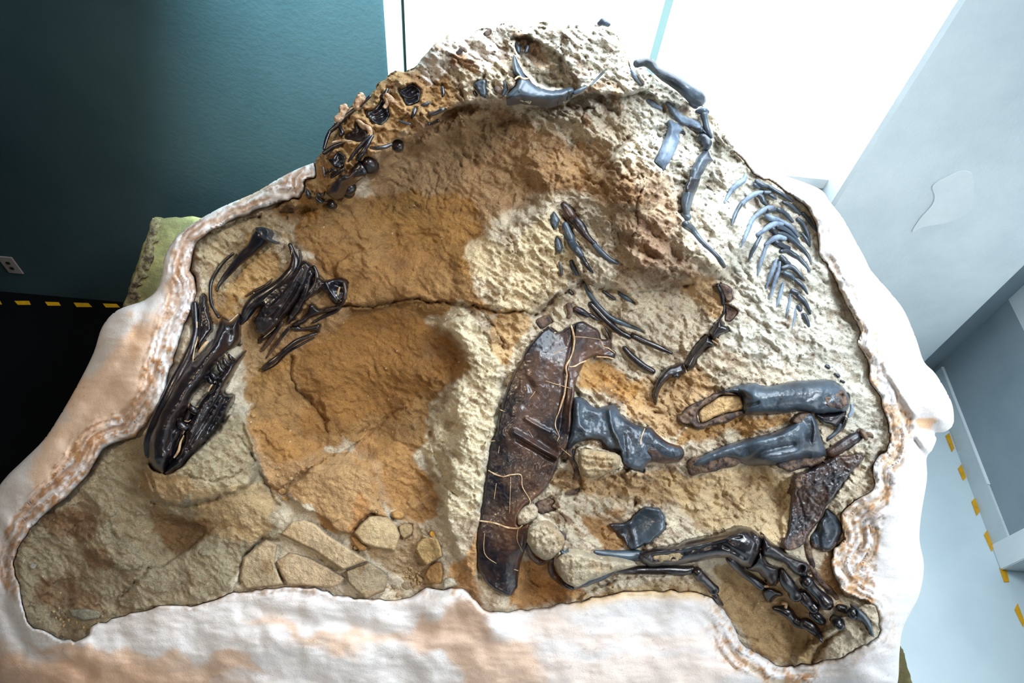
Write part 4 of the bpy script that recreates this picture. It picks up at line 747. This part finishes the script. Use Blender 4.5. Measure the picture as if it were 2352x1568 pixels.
plate('rough_fragment', '1225,1160 1245,1148 1262,1142 1275,1150 1268,1164 1280,1168 1262,1176 1240,1178', 'rough', 5, .01, .0, bump=.004, nscale=8); tube('rough_fragment', '1300,1134,4 1316,1130,6 1330,1124,4', 'rough', .3, -.004, bump=.4)
tube('rough_fragment', '1232,1216,12 1256,1222,14 1290,1232,12', 'rough', -.3, -.002, bump=.3); plate('rough_fragment', '1286,1262 1300,1266 1314,1272 1304,1284 1290,1282', 'slate', 5, .01, .0)
# ---- broken blocks of stone along the lower edge ----
for s_, t_, o_, th in (('550,1331 559,1281 609,1242 639,1248 634,1272 632,1294 641,1320 654,1343 600,1350 566,1353', (190, 168, 136), .006, .022), ('634,1290 665,1268 705,1278 750,1300 793,1327 782,1340 764,1350 720,1346 690,1344 660,1344 645,1322', (188, 164, 132), .004, .022),
   ('642,1226 672,1195 698,1192 725,1204 751,1225 800,1256 847,1288 815,1300 787,1309 760,1290 725,1266 690,1250', (196, 172, 138), .01, .028), ('793,1311 820,1300 849,1291 870,1304 893,1321 888,1345 884,1358 862,1366 840,1374 815,1356 798,1336', (168, 150, 122), .004, .026),
   ('812,1224 826,1204 848,1186 870,1184 892,1187 908,1204 920,1228 914,1248 908,1266 884,1262 862,1258 832,1248', (192, 168, 130), .006, .034), ('953,1262 958,1246 969,1236 988,1233 1005,1236 1013,1256 1018,1278 998,1288 979,1299 964,1284', (190, 160, 112), .006, .032),
   ('985,1300 1000,1290 1014,1290 1017,1315 1014,1340 998,1342 985,1338 972,1322', (178, 138, 88), .0, .024), ('914,1208 928,1200 946,1203 948,1216 946,1230 926,1240 916,1228', (170, 146, 108), .0, .022), ('898,1174 912,1170 928,1174 930,1184 924,1194 912,1193 901,1188', (184, 144, 90), .0, .02),
   ('1018,1331 1030,1326 1042,1327 1053,1347 1034,1350 1018,1354', (196, 190, 172), .006, .022), ('803,1234 818,1230 832,1244 844,1256 840,1264 826,1264 812,1252', (176, 136, 86), .0, .018), ('156,1400 200,1396 236,1404 228,1420 190,1424 164,1416', (146, 142, 124), .008, .02)):
    plate('stone', s_, 'rock', 5, th, o_, tint=t_, bump=.0022, nscale=40, sm=1, depth=.05, sink=-.002)



# ---- rock ----
print('rock grid')
x, y, sd, Q, ni = grid_region(ROCKP, 2.5)
dT = segdist(x, y, TOPL[:-1], TOPL[1:])
mz = macro(x, y); stp = steps_at(x, y); rg = rough_at(x, y)
# tool marks and lumps: two directions of chiselling
ang = .6
u = x * np.cos(ang) + y * np.sin(ang); v = -x * np.sin(ang) + y * np.cos(ang)
n1 = ridged(u * .55, v * 1.5, 34, 4, 2) - .55
n2 = fbm(x, y, 60, 5, 0, .55)
n3 = ridged(x, y, 20, 3, 5) - .55
n4 = fbm(u * .5, v * 2.0, 9, 3, 6)
wx = x + fbm(x, y, 40, 4, 1) * 26; wy = y + fbm(x, y, 40, 4, 6) * 26
wu = wx * np.cos(ang) + wy * np.sin(ang); wv = -wx * np.sin(ang) + wy * np.cos(ang)
f1 = facets(wx, wy, 120, 1, 1.2); f2 = facets(wu * .6, wv * 1.1, 42, 3, 1.4); f3 = facets(wu * .7, wv * 1.2, 17, 5, 1.2)
n5 = ridged(wu * .22, wv * 1.3, 26, 3, 6) - .55
big = facets(wx * .9, wy * .9, 190, 6, 1.3)
noise_h = rg * (.010 * n1 + .014 * n2 + .010 * n3 + .007 * n4 + .013 * f2 + .009 * f3 + .012 * n5) + .006 * n2 + .012 * f1 * (.15 + rg) + .0018 * f3 + .016 * big * np.clip(rg, 0, 1)
# pits
pit = np.clip(vnoise(x / 11, y / 8, 3) - .8, 0, 1) * 5 * np.clip(rg - .3, 0, 1)
noise_h -= .011 * pit
stp = stp * 1.5
h = mz + stp + noise_h + strokes_at(x, y, STROKES)
# the top edge rolls away backwards
Rt = 42.0
tt = np.clip(1 - dT / Rt, 0, 1)
h -= .06 * (1 - np.sqrt(np.clip(1 - tt * tt, 0, 1))) * sstep((1665 - x) / 50)
# along the jacket the rock drops into a gap
side = np.clip(1 - sd / 13, 0, 1) * (dT > 20)
leftside = sstep((900 - x) / 200)
gapn = .35 + 1.3 * np.clip(vnoise(x / 50, y / 50, 5) * 1.6 - .5, 0, 1)
h -= side ** 1.5 * (.010 + .026 * leftside * (y < 1180) ) * gapn * sstep((y - 380) / 60)
# beds for the bones
for f in FOOT:
    if f[0] == 'plate':
        _, poly, basef, sink, ring = f
        i = box_idx(x, y, poly, 12)
        if not len(i): continue
        s_ = sdf(x[i], y[i], poly)
        wgt = sstep((s_ + 3) / 7)
        h[i] = h[i] * (1 - wgt) + (basef(x[i], y[i]) - sink) * wgt
        h[i] += ring * np.exp(-((s_ + 6) / 5) ** 2)
    else:
        _, pts, rad = f
        i = box_idx(x, y, pts, rad.max() + 8)
        if not len(i): continue
        best = np.full(len(i), -1e9); zb_ = np.zeros(len(i))
        for k in range(len(pts) - 1):
            (ax, ay), (bx, by) = pts[k][:2], pts[k + 1][:2]
            dx, dy = bx - ax, by - ay; L_ = dx * dx + dy * dy + 1e-9
            t = np.clip(((x[i] - ax) * dx + (y[i] - ay) * dy) / L_, 0, 1)
            d = np.hypot(x[i] - ax - t * dx, y[i] - ay - t * dy)
            r_ = rad[k] + (rad[k + 1] - rad[k]) * t; zz = pts[k][2] + (pts[k + 1][2] - pts[k][2]) * t
            m_ = (r_ - d) > best
            best[m_] = (r_ - d)[m_]; zb_[m_] = zz[m_]
        wgt = sstep((best + 5) / 7)
        h[i] = np.where(h[i] > zb_, h[i] * (1 - wgt) + zb_ * wgt, h[i])
# ---- colour of the stone (stains, varnish, dry patches, painted shade under the snout ledge) ----
lin = lambda *c: np.array(srgb(*c))
wx = x + fbm(x, y, 70, 4, 1, .6) * 42; wy = y + fbm(x, y, 70, 4, 6, .6) * 42
cream, sand, amber, dk, grn, brn = lin(214, 204, 182), lin(196, 172, 134), lin(150, 110, 58), lin(122, 80, 38), lin(150, 142, 122), lin(138, 98, 64)
col = np.tile(lin(205, 191, 168), (len(x), 1))
REG = [
 ('520,700 560,640 640,610 700,590 800,630 810,700 760,780 680,850 600,890 550,880 550,800', lin(164, 124, 74), 18, .85),
 ('1400,60 1500,170 1650,300 1800,440 1900,560 2000,800 2040,980 1980,1050 1900,880 1720,850 1640,760 1690,640 1620,540 1500,420 1420,240 1250,60', lin(208, 206, 194), 60, .85),
 ('1170,60 1400,50 1440,150 1440,260 1330,250 1200,170', lin(210, 203, 188), 40, .8),
 ('640,470 720,380 780,260 900,180 980,150 1060,220 1000,280 900,340 800,430 700,520', amber, 26, .9),
 ('1000,240 960,300 880,350 840,420 860,520 1000,600 1080,640 1120,600 1110,540 1180,480 1250,440 1330,440 1380,400 1320,330 1200,270 1100,235', lin(160, 122, 78), 34, .85),
 ('690,450 770,430 850,450 930,440 1010,420 1080,480 1100,540 1080,600 1090,660 1140,700 1000,730 1030,800 1070,800 1090,840 1040,880 1000,930 990,1010 950,1040 990,1110 1000,1180 940,1190 880,1100 800,1020 700,1060 640,1060 570,960 560,900 640,830 760,760 780,650 700,560 660,500', amber, 14, .93),
 ('700,600 800,560 820,640 900,560 1020,600 960,680 800,690', lin(140, 100, 56), 26, .6),
 ('700,760 860,720 1000,740 1060,830 980,900 880,960 760,1000 690,930', lin(142, 98, 46), 24, .75),
 ('1010,745 1060,730 1110,745 1150,790 1150,850 1140,950 1120,1050 1110,1150 1090,1200 1030,1180 1010,1100 985,1040 1000,950 1045,890 1085,850 1060,800', lin(222, 208, 176), 10, .9),
 ('1180,560 1100,560 1085,620 1150,700 1230,715 1290,660 1310,560 1240,480', lin(220, 200, 162), 16, .85),
 ('662,1122 802,1034 895,1195 800,1225', lin(190, 150, 102), 5, .95),
 ('802,1034 870,1140 940,1200 1000,1180 960,1060 900,1000', lin(184, 140, 88), 10, .8),
 ('560,970 610,1090 650,1130 700,1080 760,1050 700,1000', lin(182, 134, 78), 10, .8),
 ('330,1000 560,960 600,1080 640,1160 640,1240 560,1290 480,1400 30,1500 20,1200 240,1010', lin(150, 138, 112), 14, .9),
 ('440,1110 600,1100 640,1170 610,1240 500,1240 450,1180', lin(188, 160, 118), 12, .8),
 ('540,1010 560,960 590,1060 500,1120 400,1130 380,1090', lin(172, 158, 128), 8, .85),
 ('340,1150 420,1175 480,1190 470,1240 400,1250 340,1210', lin(112, 82, 48), 14, .85),  # shadow of the overhanging snout ledge, put into the stone colour
 ('100,1180 200,1170 250,1210 180,1240 110,1230', brn * .7, 16, .75), ('180,1260 240,1260 260,1310 220,1320', brn * .7, 16, .7),
 ('90,1320 160,1340 250,1400 160,1420 100,1390', brn * .8, 20, .6), ('330,1070 350,1110 360,1150 330,1130', amber, 8, .5),
 ('350,1085 410,1085 440,1140 370,1150', lin(172, 134, 86), 12, .55),
 ('850,1230 960,1200 1010,1300 960,1350 890,1300', lin(150, 116, 70), 14, .7),
 ('1130,700 1230,720 1210,790 1160,830 1130,760', lin(196, 158, 104), 10, .8),
 ('1330,840 1360,820 1410,850 1470,880 1500,930 1440,930 1380,900 1325,900', lin(190, 138, 66), 18, .85),
 ('1420,880 1600,850 1640,880 1580,960 1540,1000 1470,960', lin(186, 142, 84), 22, .7),
 ('1570,985 1660,975 1780,955 1830,950 1800,985 1640,1015 1560,1030', lin(186, 142, 82), 10, .85),
 ('1380,400 1520,380 1560,480 1500,640 1400,650 1430,540 1360,450', lin(176, 146, 116), 26, .8),
 ('1240,340 1380,330 1420,400 1380,450 1280,420', lin(182, 144, 100), 26, .7),
 ('1370,390 1430,400 1500,440 1470,470 1400,450', lin(150, 112, 70), 12, .7),
 ('1440,500 1540,540 1640,640 1520,670 1470,600', lin(150, 118, 92), 22, .7),
 ('1560,650 1650,640 1655,700 1640,720 1590,700', lin(198, 160, 112), 10, .8),
 ('1250,1090 1500,1090 1620,1110 1500,1180 1360,1140 1280,1120', lin(168, 132, 84), 20, .8),
 ('1320,1180 1430,1180 1450,1250 1400,1262 1350,1230', lin(150, 104, 44), 14, .85),
 ('1500,1110 1800,1090 1810,1250 1600,1210 1540,1160', lin(206, 178, 132), 26, .7),
 ('1190,1290 1270,1290 1330,1360 1320,1390 1180,1395', lin(176, 122, 58), 16, .85),
 ('1320,1370 1640,1340 1640,1380 1330,1385', lin(178, 152, 112), 10, .7),
 ('1640,1310 1740,1310 1900,1430 1900,1520 1740,1500', lin(172, 142, 98), 12, .9),
 ('1880,1270 1930,1270 1930,1360 1890,1340', lin(176, 128, 70), 10, .8),
 ('800,1140 830,1130 830,1260 800,1255', lin(178, 124, 70), 6, .7),
 ('1040,1340 1110,1200 1100,1330 1130,1400', lin(178, 128, 66), 14, .8),
 ('450,540 640,500 640,600 620,700 500,720 450,640', lin(190, 172, 138), 16, .85),
 ('560,560 640,560 600,680 500,720 540,620', lin(196, 158, 104), 14, .8), ('480,650 540,690 550,730 490,730', amber, 6, .85),
 ('1150,50 1100,60 1000,90 960,150 1000,190 1080,160 1160,130', lin(226, 216, 206), 14, .8),
 ('1195,95 1260,110 1290,150 1230,150 1200,130', lin(160, 124, 92), 10, .75),
 ('1040,150 1080,130 1110,150 1070,170', lin(180, 126, 70), 8, .7),
 ('1360,195 1400,200 1430,250 1400,240', lin(160, 124, 88), 6, .7), ('1320,260 1345,260 1350,300 1330,290', lin(160, 118, 78), 6, .7),
]
for a, c_, soft, st_ in REG:
    poly = smooth(P(a), 2)
    i = box_idx(x, y, poly, soft + 50)
    if not len(i): continue
    q = sstep(sdf(wx[i], wy[i], poly) / soft + .5)[:, None] * st_
    col[i] = col[i] * (1 - q) + c_ * q
# dry dusting and dark speckles, independent of the relief
b1 = fbm(x, y, 120, 5, 3, .6)[:, None]; b2 = fbm(u * .8, v * 1.3, 22, 5, 7, .65)[:, None]
col = col * (1 + .22 * b1 + .34 * b2)
q = sstep((fbm(u * .8, v * 1.5, 34, 5, 4, .7) - .14) / .2)[:, None] * (.25 + .4 * np.clip(rg, 0, 1))[:, None]
col = col * (1 - q) + brn * .75 * q
q = sstep((fbm(x, y, 34, 5, 5, .7) - .2) / .2)[:, None] * (.0 + .35 * np.clip(rg - .3, 0, 1))[:, None]
col = col * (1 - q) + lin(228, 214, 184) * q
q = (np.clip(vnoise(x / 5.2, y / 4.1, 6) - .86, 0, 1) * 6)[:, None] * .6
col = col * (1 - q) + lin(70, 45, 26) * q
q = ((vnoise(x / 3.1, y / 3.1, 2) > .985) * .8)[:, None]
col = col * (1 - q) + lin(240, 222, 190) * q
col = np.clip(col * 1.0, .008, .85)
V = unproj(x, y, h)
V, Q, col = add_skirt(V, Q, -.17, col, .985)
V, Q, col = add_skirt(V, Q, -.12, col, .97)
link('rock_matrix', npmesh('rock_matrix', V, Q, col=col), 'rock', slab, label='cream and amber-stained sandstone with bones exposed')

# ---- plaster jacket ----
print('jacket grid')
x, y, sd, Q, _ = grid_region(JOUT, 4)
di, nx_, ny_, ni = sdf(x, y, ROCKP, True); di = -di     # >0 outside the rock
RR = P('735,368,24 600,440,36 480,500,42 378,600,40 330,690,60 240,770,120 160,900,130 60,1060,130 -30,1160,150 -80,1380,260 0,1600,300 500,1760,380 1000,1770,400 1500,1740,380 1850,1680,260 2060,1560,120 2075,1440,90 2112,1300,90 2110,1200,80 2128,1050,60 2190,960,50 2150,860,60 2100,780,80 2040,660,80 1980,590,70 1900,460,60 1800,402,50 1690,330,40')
num = np.zeros(len(x)); den = num + 1e-9
for a, b, r in RR:
    wgt = 1 / ((x - a) ** 2 + (y - b) ** 2 + 800) ** 1.5
    num += wgt * r; den += wgt
RJ = num / den
wn = np.zeros(len(x)); near = np.zeros(len(x))
rp = ROCKP[::6]; rz = macro(rp[:, 0], rp[:, 1])
for (a, b), z_ in zip(rp, rz):
    w_ = 1 / ((x - a) ** 2 + (y - b) ** 2 + 900) ** 1.3
    wn += w_; near += w_ * z_
near /= wn
arc = np.concatenate([[0], np.cumsum(np.hypot(*(np.roll(ROCKP, -1, 0) - ROCKP).T))])
ai = np.interp(ni, np.arange(len(arc)), arc)
t = np.clip(1 - sd / RJ, 0, 1)
bottom = sstep((y - 1330) / 60) * sstep((1700 - x) / 120)
rim = .03 * (1 - .8 * sstep((x - 1600) / 60) * sstep((460 - y) / 40)) + .018 * fbm(x, y, 120, 3, 2) + .01 * bottom
lay = fbm(ni * 1.2, di * 1.6, 14, 3, 3)                     # burlap layers follow the rim
ni_px = x * .4 + y * .4
band_w = 62 + 30 * fbm(x, y, 200, 2, 5)
band = sstep((band_w - di) / 14) * (1 - bottom)
band *= 1 - sstep((x - 1550) / 60) * sstep((480 - y) / 40)
bandR = sstep(sdf(x, y, smooth(P('1905,1370 1905,1250 1925,1180 1990,1120 2000,1050 2035,1000 2050,940 2085,945 2100,975 2085,1020 2065,1090 2040,1160 2020,1240 2010,1330 2005,1400 1985,1390'), 3)) / 10 + .5)
bandR2 = sstep((48 - di) / 14) * sstep((x - 1860) / 40) * sstep((y - 560) / 60) * sstep((1000 - y) / 60)
band = band * (1 - .75 * sstep((x - 1850) / 40))
band = np.maximum(np.maximum(band, bandR), bandR2 * .8)
band = np.clip(band, 0, 1)
strand = .6 * vnoise(di / 7 + 1.2 * fbm(x, y, 50, 3, 1), ai / 90, 4) + .4 * vnoise(di / 3.4 + 1.5 * fbm(x, y, 30, 3, 1), ai / 45, 6)
strand2 = vnoise(di / 3 + 1.5 * fbm(x, y, 30, 3, 6), ai / 60, 2)
fray = fbm(x, y, 16, 4, 5, .7)
lumps = .022 * fbm(x, y, 190, 3, 1) + .010 * fbm(x, y, 70, 3, 4)
streak = fbm(x * .35 + y * .12, y * 1.2 - x * .1, 34, 4, 2)
h = near + rim + lumps * sstep(di / 60) + band * (.026 * (strand - .5) + .010 * (strand2 - .5) + .010 * fray) + (1 - band) * (.005 * streak + .0018 * fbm(x * .4, y * 1.3, 9, 3, 6))
edge = np.exp(-(di / 9) ** 2)
h += edge * .008 * fray
inner = sstep(-di / 7 + .5)
h = h * (1 - inner) + (macro(x, y) - .075) * inner
# shapes of the rim: bulges, folds
JS = [('1000,1400 1040,1370 1090,1380 1130,1440', 34, .03), ('1030,1480 1120,1500 1200,1560', 60, .015), ('560,1400 800,1440 950,1470 1050,1420', 22, -.014), ('250,760 330,720', 45, .02),
      ('330,700 300,800 240,900 150,1010', 18, -.012), ('2120,1030 2150,1010', 20, .012), ('2080,900 2140,940 2160,960', 40, .02), ('1640,1400 1700,1480 1760,1540 1850,1560', 30, .014), ('2085,1440 2040,1500', 30, .01),
      ('100,1180 60,1300 80,1420 200,1480', 16, .012), ('10,1250 10,1400 60,1500 200,1540', 22, -.02), ('2128,1052 2100,1010', 6, -.02), ('1995,800 2100,950', 9, .008), ('2020,840 2090,960', 9, -.012), ('2300,1600 2060,1500', 5, 0)]
for a, wd, dh in JS:
    pl_ = P(a); i = box_idx(x, y, pl_, wd * 3)
    if len(i): h[i] += dh * np.exp(-(segdist(x[i], y[i], pl_[:-1], pl_[1:]) / wd) ** 2) * (1 - inner[i])
h -= np.minimum(RJ, 210) * .00115 * (1 - np.sqrt(np.clip(1 - t * t, 0, 1)))
white, orange, tan = lin(210, 206, 206), lin(204, 166, 134), lin(170, 122, 74)
col = np.tile(white, (len(x), 1))
sx = x + fbm(x, y, 90, 4, 2) * 60; sy = y + fbm(x, y, 90, 4, 3) * 60
for a, c_, soft, st_ in [
  ('560,1440 800,1452 940,1450 1040,1370 1090,1380 1140,1450 1230,1500 1280,1600 1080,1600 1000,1490 850,1480 700,1480', orange, 34, .7),
  ('-100,1480 100,1500 300,1530 600,1590 600,1800 -100,1800', lin(205, 160, 122), 50, .8), ('60,1450 200,1490 400,1500 560,1520 560,1560 200,1530', orange, 20, .7),
  ('1200,1440 1500,1420 1620,1440 1640,1480 1400,1470 1250,1490', lin(230, 206, 192), 40, .5), ('1300,1520 1560,1490 1680,1530 1600,1600 1300,1600', lin(230, 206, 192), 40, .5),
  ('380,570 400,560 380,660 340,740 320,800 290,850 300,760 350,690', orange, 12, .7), ('180,900 300,760 340,800 280,960 180,1060 60,1140 100,1040', lin(228, 190, 158), 30, .7),
  ('-60,1180 60,1120 20,1250 20,1400 -60,1400', lin(198, 190, 188), 30, .6), ('2010,850 2050,900 2090,960 2060,960 2020,900', lin(226, 196, 168), 8, .9), ('2060,830 2100,870 2120,910 2090,890', lin(232, 216, 202), 8, .8),
  ('2095,950 2125,950 2120,985 2100,975', lin(214, 168, 124), 6, .85)]:
    poly = smooth(P(a), 2); i = box_idx(x, y, poly, soft + 60)
    if not len(i): continue
    q = sstep(sdf(sx[i], sy[i], poly) / soft + .5)[:, None] * st_
    col[i] = col[i] * (1 - q) + c_ * q
q = (sstep((.56 - strand + .35 * fray) / .2) * band * .62)[:, None]
left_b = sstep((1000 - x) / 200)[:, None]
col = col * (1 - q) + (tan * .9 * left_b + lin(196, 168, 132) * (1 - left_b)) * q
q = (sstep((strand2 - .7) / .16) * band * .5)[:, None]; col = col * (1 - q) + lin(120, 76, 42) * q
q = (sstep((fray - .16) / .14) * band * sstep((y - 700) / 80) * .8)[:, None]; col = col * (1 - q) + lin(166, 120, 74) * q
q = (np.exp(-(di / 9) ** 2) * sstep((fray + .05) / .3) * .5)[:, None]; col = col * (1 - q) + lin(170, 132, 90) * q
fib = (np.exp(-((di - 6) / 14) ** 2) * sstep((x - 1280) / 60) * sstep((1640 - x) / 40) * sstep((y - 1300) / 30))[:, None] * .7
col = col * (1 - fib) + lin(206, 176, 126) * fib
q = (sstep((streak - .22) / .25) * (1 - band) * .16)[:, None]; col = col * (1 - q) + lin(222, 204, 194) * q
q = (np.clip(vnoise(x / 6, y / 5, 1) - .93, 0, 1) * 10)[:, None] * .5; col = col * (1 - q) + lin(120, 90, 70) * q
V = unproj(x, y, h)
V, Q, col = add_skirt(V, Q, -.10, col, 1.0)
V, Q, col = add_skirt(V, Q, -.12, col, .95)
nb = boundary_edges(Q); cidx = len(V)
V = np.concatenate([V, [[V[np.unique(nb)][:, 0].mean(), V[np.unique(nb)][:, 1].mean(), -.42]]])
col = np.concatenate([col, col[-1:]])
T = np.stack([nb[:, 1], nb[:, 0], np.full(len(nb), cidx)], -1)
link('plaster_jacket', npmesh('plaster_jacket', V, Q, T, col), 'plaster', slab, label='white plaster and burlap jacket with layered torn rim')

# ------------------------------------------------------------------ loose pebbles lying on the rock
def pebble(name, px, py, r, tint, label=None, group=None, top=True, flat=.7, cat='pebble', lift=0.):
    import bmesh
    bm = bmesh.new(); bmesh.ops.create_icosphere(bm, subdivisions=3 if r > 5 else 2, radius=1)
    rr = random.Random(int(px * 13 + py)); k = rr.random() * 99
    pl_ = [(Vector((rr.gauss(0, 1), rr.gauss(0, 1), rr.gauss(0, 1))).normalized(), rr.uniform(.68, .92)) for _ in range(9)]
    for v in bm.verts:
        for n_, d_ in pl_:
            e = v.co.dot(n_) - d_
            if e > 0: v.co -= n_ * e
        v.co *= 1 + .08 * (vnoise(v.co.x * 2 + k, v.co.y * 2 + v.co.z, 3) - .5)
    rm = r * D / F
    for v in bm.verts: v.co = Vector((v.co.x * rm, v.co.y * rm * .9, v.co.z * rm * flat))
    me = bpy.data.meshes.new(name); bm.to_mesh(me); bm.free()
    a = me.color_attributes.new('Col', 'FLOAT_COLOR', 'POINT')
    c = stone_col(np.array([v.co.x for v in me.vertices]) * 900 + px, np.array([v.co.y for v in me.vertices]) * 900 + py, tint, .3)
    a.data.foreach_set('color', np.concatenate([c, np.ones((len(c), 1))], 1).astype(np.float32).ravel())
    z = float(base_at(px, py)[0]) + rm * flat * .45 + lift
    loc = Vector(unproj(np.array([px]), np.array([py]), np.array([z]))[0])
    mw = SLABM @ Matrix.Translation(loc)
    if top: return link(name, me, 'rock', matrix=mw, label=label, cat=cat, group=group)
    o = link(name, me, 'rock', slab); o.location = loc; return o
pebble('pebble', 649, 1127, 10, (206, 166, 114), 'small rounded tan pebble, upper of the two beside the squared rock block')
pebble('pebble', 655, 1144, 8, (200, 162, 112), 'small squared tan pebble, lower of the two beside the squared rock block')
pebble('pebble', 933, 1343, 13, (150, 132, 106), 'grey-brown flat pebble in the gravel by the plaster edge')
pebble('pebble', 907, 1343, 10, (158, 146, 120), 'small grey pebble just left of the flat gravel pebble')
pebble('pebble', 581, 953, 6, (196, 160, 106), 'tiny pale pebble on the amber rock right of the lower jaw')
pebble('pebble', 679, 960, 6, (206, 164, 100), 'tiny tan pebble at the foot of the amber hollow')
pebble('pebble', 816, 1258, 6, (176, 146, 104), 'tiny brown pebble under the rounded stone block')
pebble('pebble', 75, 1299, 8, (170, 166, 156), 'small grey pebble in the far lower left pit')
pebble('pebble', 1022, 1322, 7, (184, 140, 90), 'small tan pebble above the pale corner stone')
pebble('rock_chip', 996, 1226, 9, (212, 156, 66), 'bright orange chip wedged above the angular stone', cat='rock chip', flat=.5)
# fine gravel nobody could count
gv = []; gc = []; gq = []
import bmesh
ico = bmesh.new(); bmesh.ops.create_icosphere(ico, subdivisions=1, radius=1)
iv = np.array([v.co[:] for v in ico.verts]); it = np.array([[v.index for v in f.verts] for f in ico.faces]); ico.free()
areas = [('880,1290 940,1270 965,1300 975,1330 960,1345 900,1372 885,1360', 230, 2, 6), ('640,1160 700,1200 640,1240 600,1240', 50, 1, 3), ('790,1050 900,1180 930,1230 850,1200', 25, 1, 3), ('120,1395 260,1400 250,1430 130,1450', 40, 1.5, 5), ('930,1200 1000,1200 1010,1230 940,1240', 40, 1.5, 4), ('560,900 900,900 950,1100 600,1100', 60, .8, 2.2), ('630,1060 690,1080 680,1110 640,1120', 16, 2, 5), ('1650,1390 1900,1420 1850,1510 1720,1470', 26, .8, 2)]
base_n = 0; T_all = []
for a, n, r0, r1 in areas:
    poly = P(a); lo, hi = poly.min(0), poly.max(0); k = 0
    while k < n:
        px, py = lo + rng.random(2) * (hi - lo)
        if not inside(np.array([px]), np.array([py]), poly)[0]: continue
        k += 1
        r = (r0 + (r1 - r0) * rng.random() ** 2) * D / F
        c = unproj(np.array([px]), np.array([py]), base_at(px, py) + r * .4)[0]
        v = iv * (1 + .35 * (rng.random((len(iv), 1)) - .5)) * r * (.7 + .5 * rng.random(3)) + c
        gv.append(v); T_all.append(it + base_n); base_n += len(iv)
        gc.append(np.tile(np.array(srgb(178, 150, 110)) * (.6 + .7 * rng.random()), (len(iv), 1)))
me = npmesh('gravel', np.concatenate(gv), np.zeros((0, 4), int), np.concatenate(T_all), np.clip(np.concatenate(gc), 0, .9), flat=True)
link('gravel', me, 'rock', slab, kind='stuff', label='fine rock crumbs and gravel')
# ------------------------------------------------------------------ foam supports and stand under the slab
def support(name, outline, z0, z1, label, edge):
    poly = P(outline)
    poly2 = []
    for i in range(len(poly)):
        a, b = poly[i], poly[(i + 1) % len(poly)]
        n = max(2, int(np.hypot(*(b - a)) / 9))
        for k in range(n):
            q = a + (b - a) * k / n; poly2.append(q + (rng.random(2) - .5) * 4)
    poly = np.array(poly2)
    x, y, sd, Q, _ = grid_region(poly, 5)
    h = np.full(len(x), z0) - .012 * (1 - np.clip(sd / 12, 0, 1)) ** 2 + .004 * fbm(x, y, 40, 4, 2)
    V = unproj(x, y, h)
    V, Q, _ = add_skirt(V, Q, z1 - z0, None, 1.0)
    o = link(name, npmesh(name, V, Q), 'foam', matrix=SLABM, label=label, cat='foam block')
    if edge:
        pl_ = P(edge); n_ = len(pl_) - 1
        pts = smooth(pl_, 12, False)
        out = np.concatenate([pts, (pts + np.array([26, 4]) * (.4 + .9 * vnoise(pts[:, 1:2] / 9, pts[:, :1] / 50, 3)))[::-1]])
        x, y, sd, Q, _ = grid_region(out, 3)
        hh = z0 + .004 + .008 * fbm(x, y, 10, 3, 1)
        V = unproj(x, y, hh); V, Q, _ = add_skirt(V, Q, -.03, None, 1.0)
        link('torn_edge', npmesh('torn_edge', V, Q), 'ragged', o, label='dark torn foam edge')
    return o
support('foam_block', '350,500 440,498 560,505 700,520 700,820 250,800', -.46, -.585, 'olive green foam block under the upper left of the slab', '350,500 335,560 318,610 300,655 284,700 268,740 250,800')
support('foam_block', '1850,1460 2058,1462 2066,1478 2078,1500 2088,1540 2098,1580 2110,1680 1900,1700', -.50, -.585, 'olive green foam block under the lower right corner of the slab', None)
def wbox(name, a, b, wd, m, parent, **k):
    a = Vector(a); b = Vector(b); d = (b - a); me = box_mesh(name, (-wd / 2, -wd / 2, 0), (wd / 2, wd / 2, d.length), .004)
    o = link(name, me, m, parent, **k)
    mw = Matrix.Translation(a) @ d.to_track_quat('Z', 'X').to_matrix().to_4x4()
    o.matrix_basis = mw; return o
st0 = SLABM @ Vector((0, 0, -.60))
stand = empty('display_stand', Matrix.Translation((st0.x, st0.y, 0)), 'black steel frame standing under the slab', 'stand')
bpy.context.view_layer.update()
cn = [SLABM @ Vector((sx * .62, sy * .42, -.62)) for sx, sy in ((-1, -1), (1, -1), (1, 1), (-1, 1))]
inv = stand.matrix_world.inverted()
cn = [inv @ c for c in cn]
for i in range(4):
    wbox('leg', (cn[i].x, cn[i].y, .006), cn[i], .06, 'steel', stand)
    wbox('rail', cn[i], cn[(i + 1) % 4], .06, 'steel', stand)
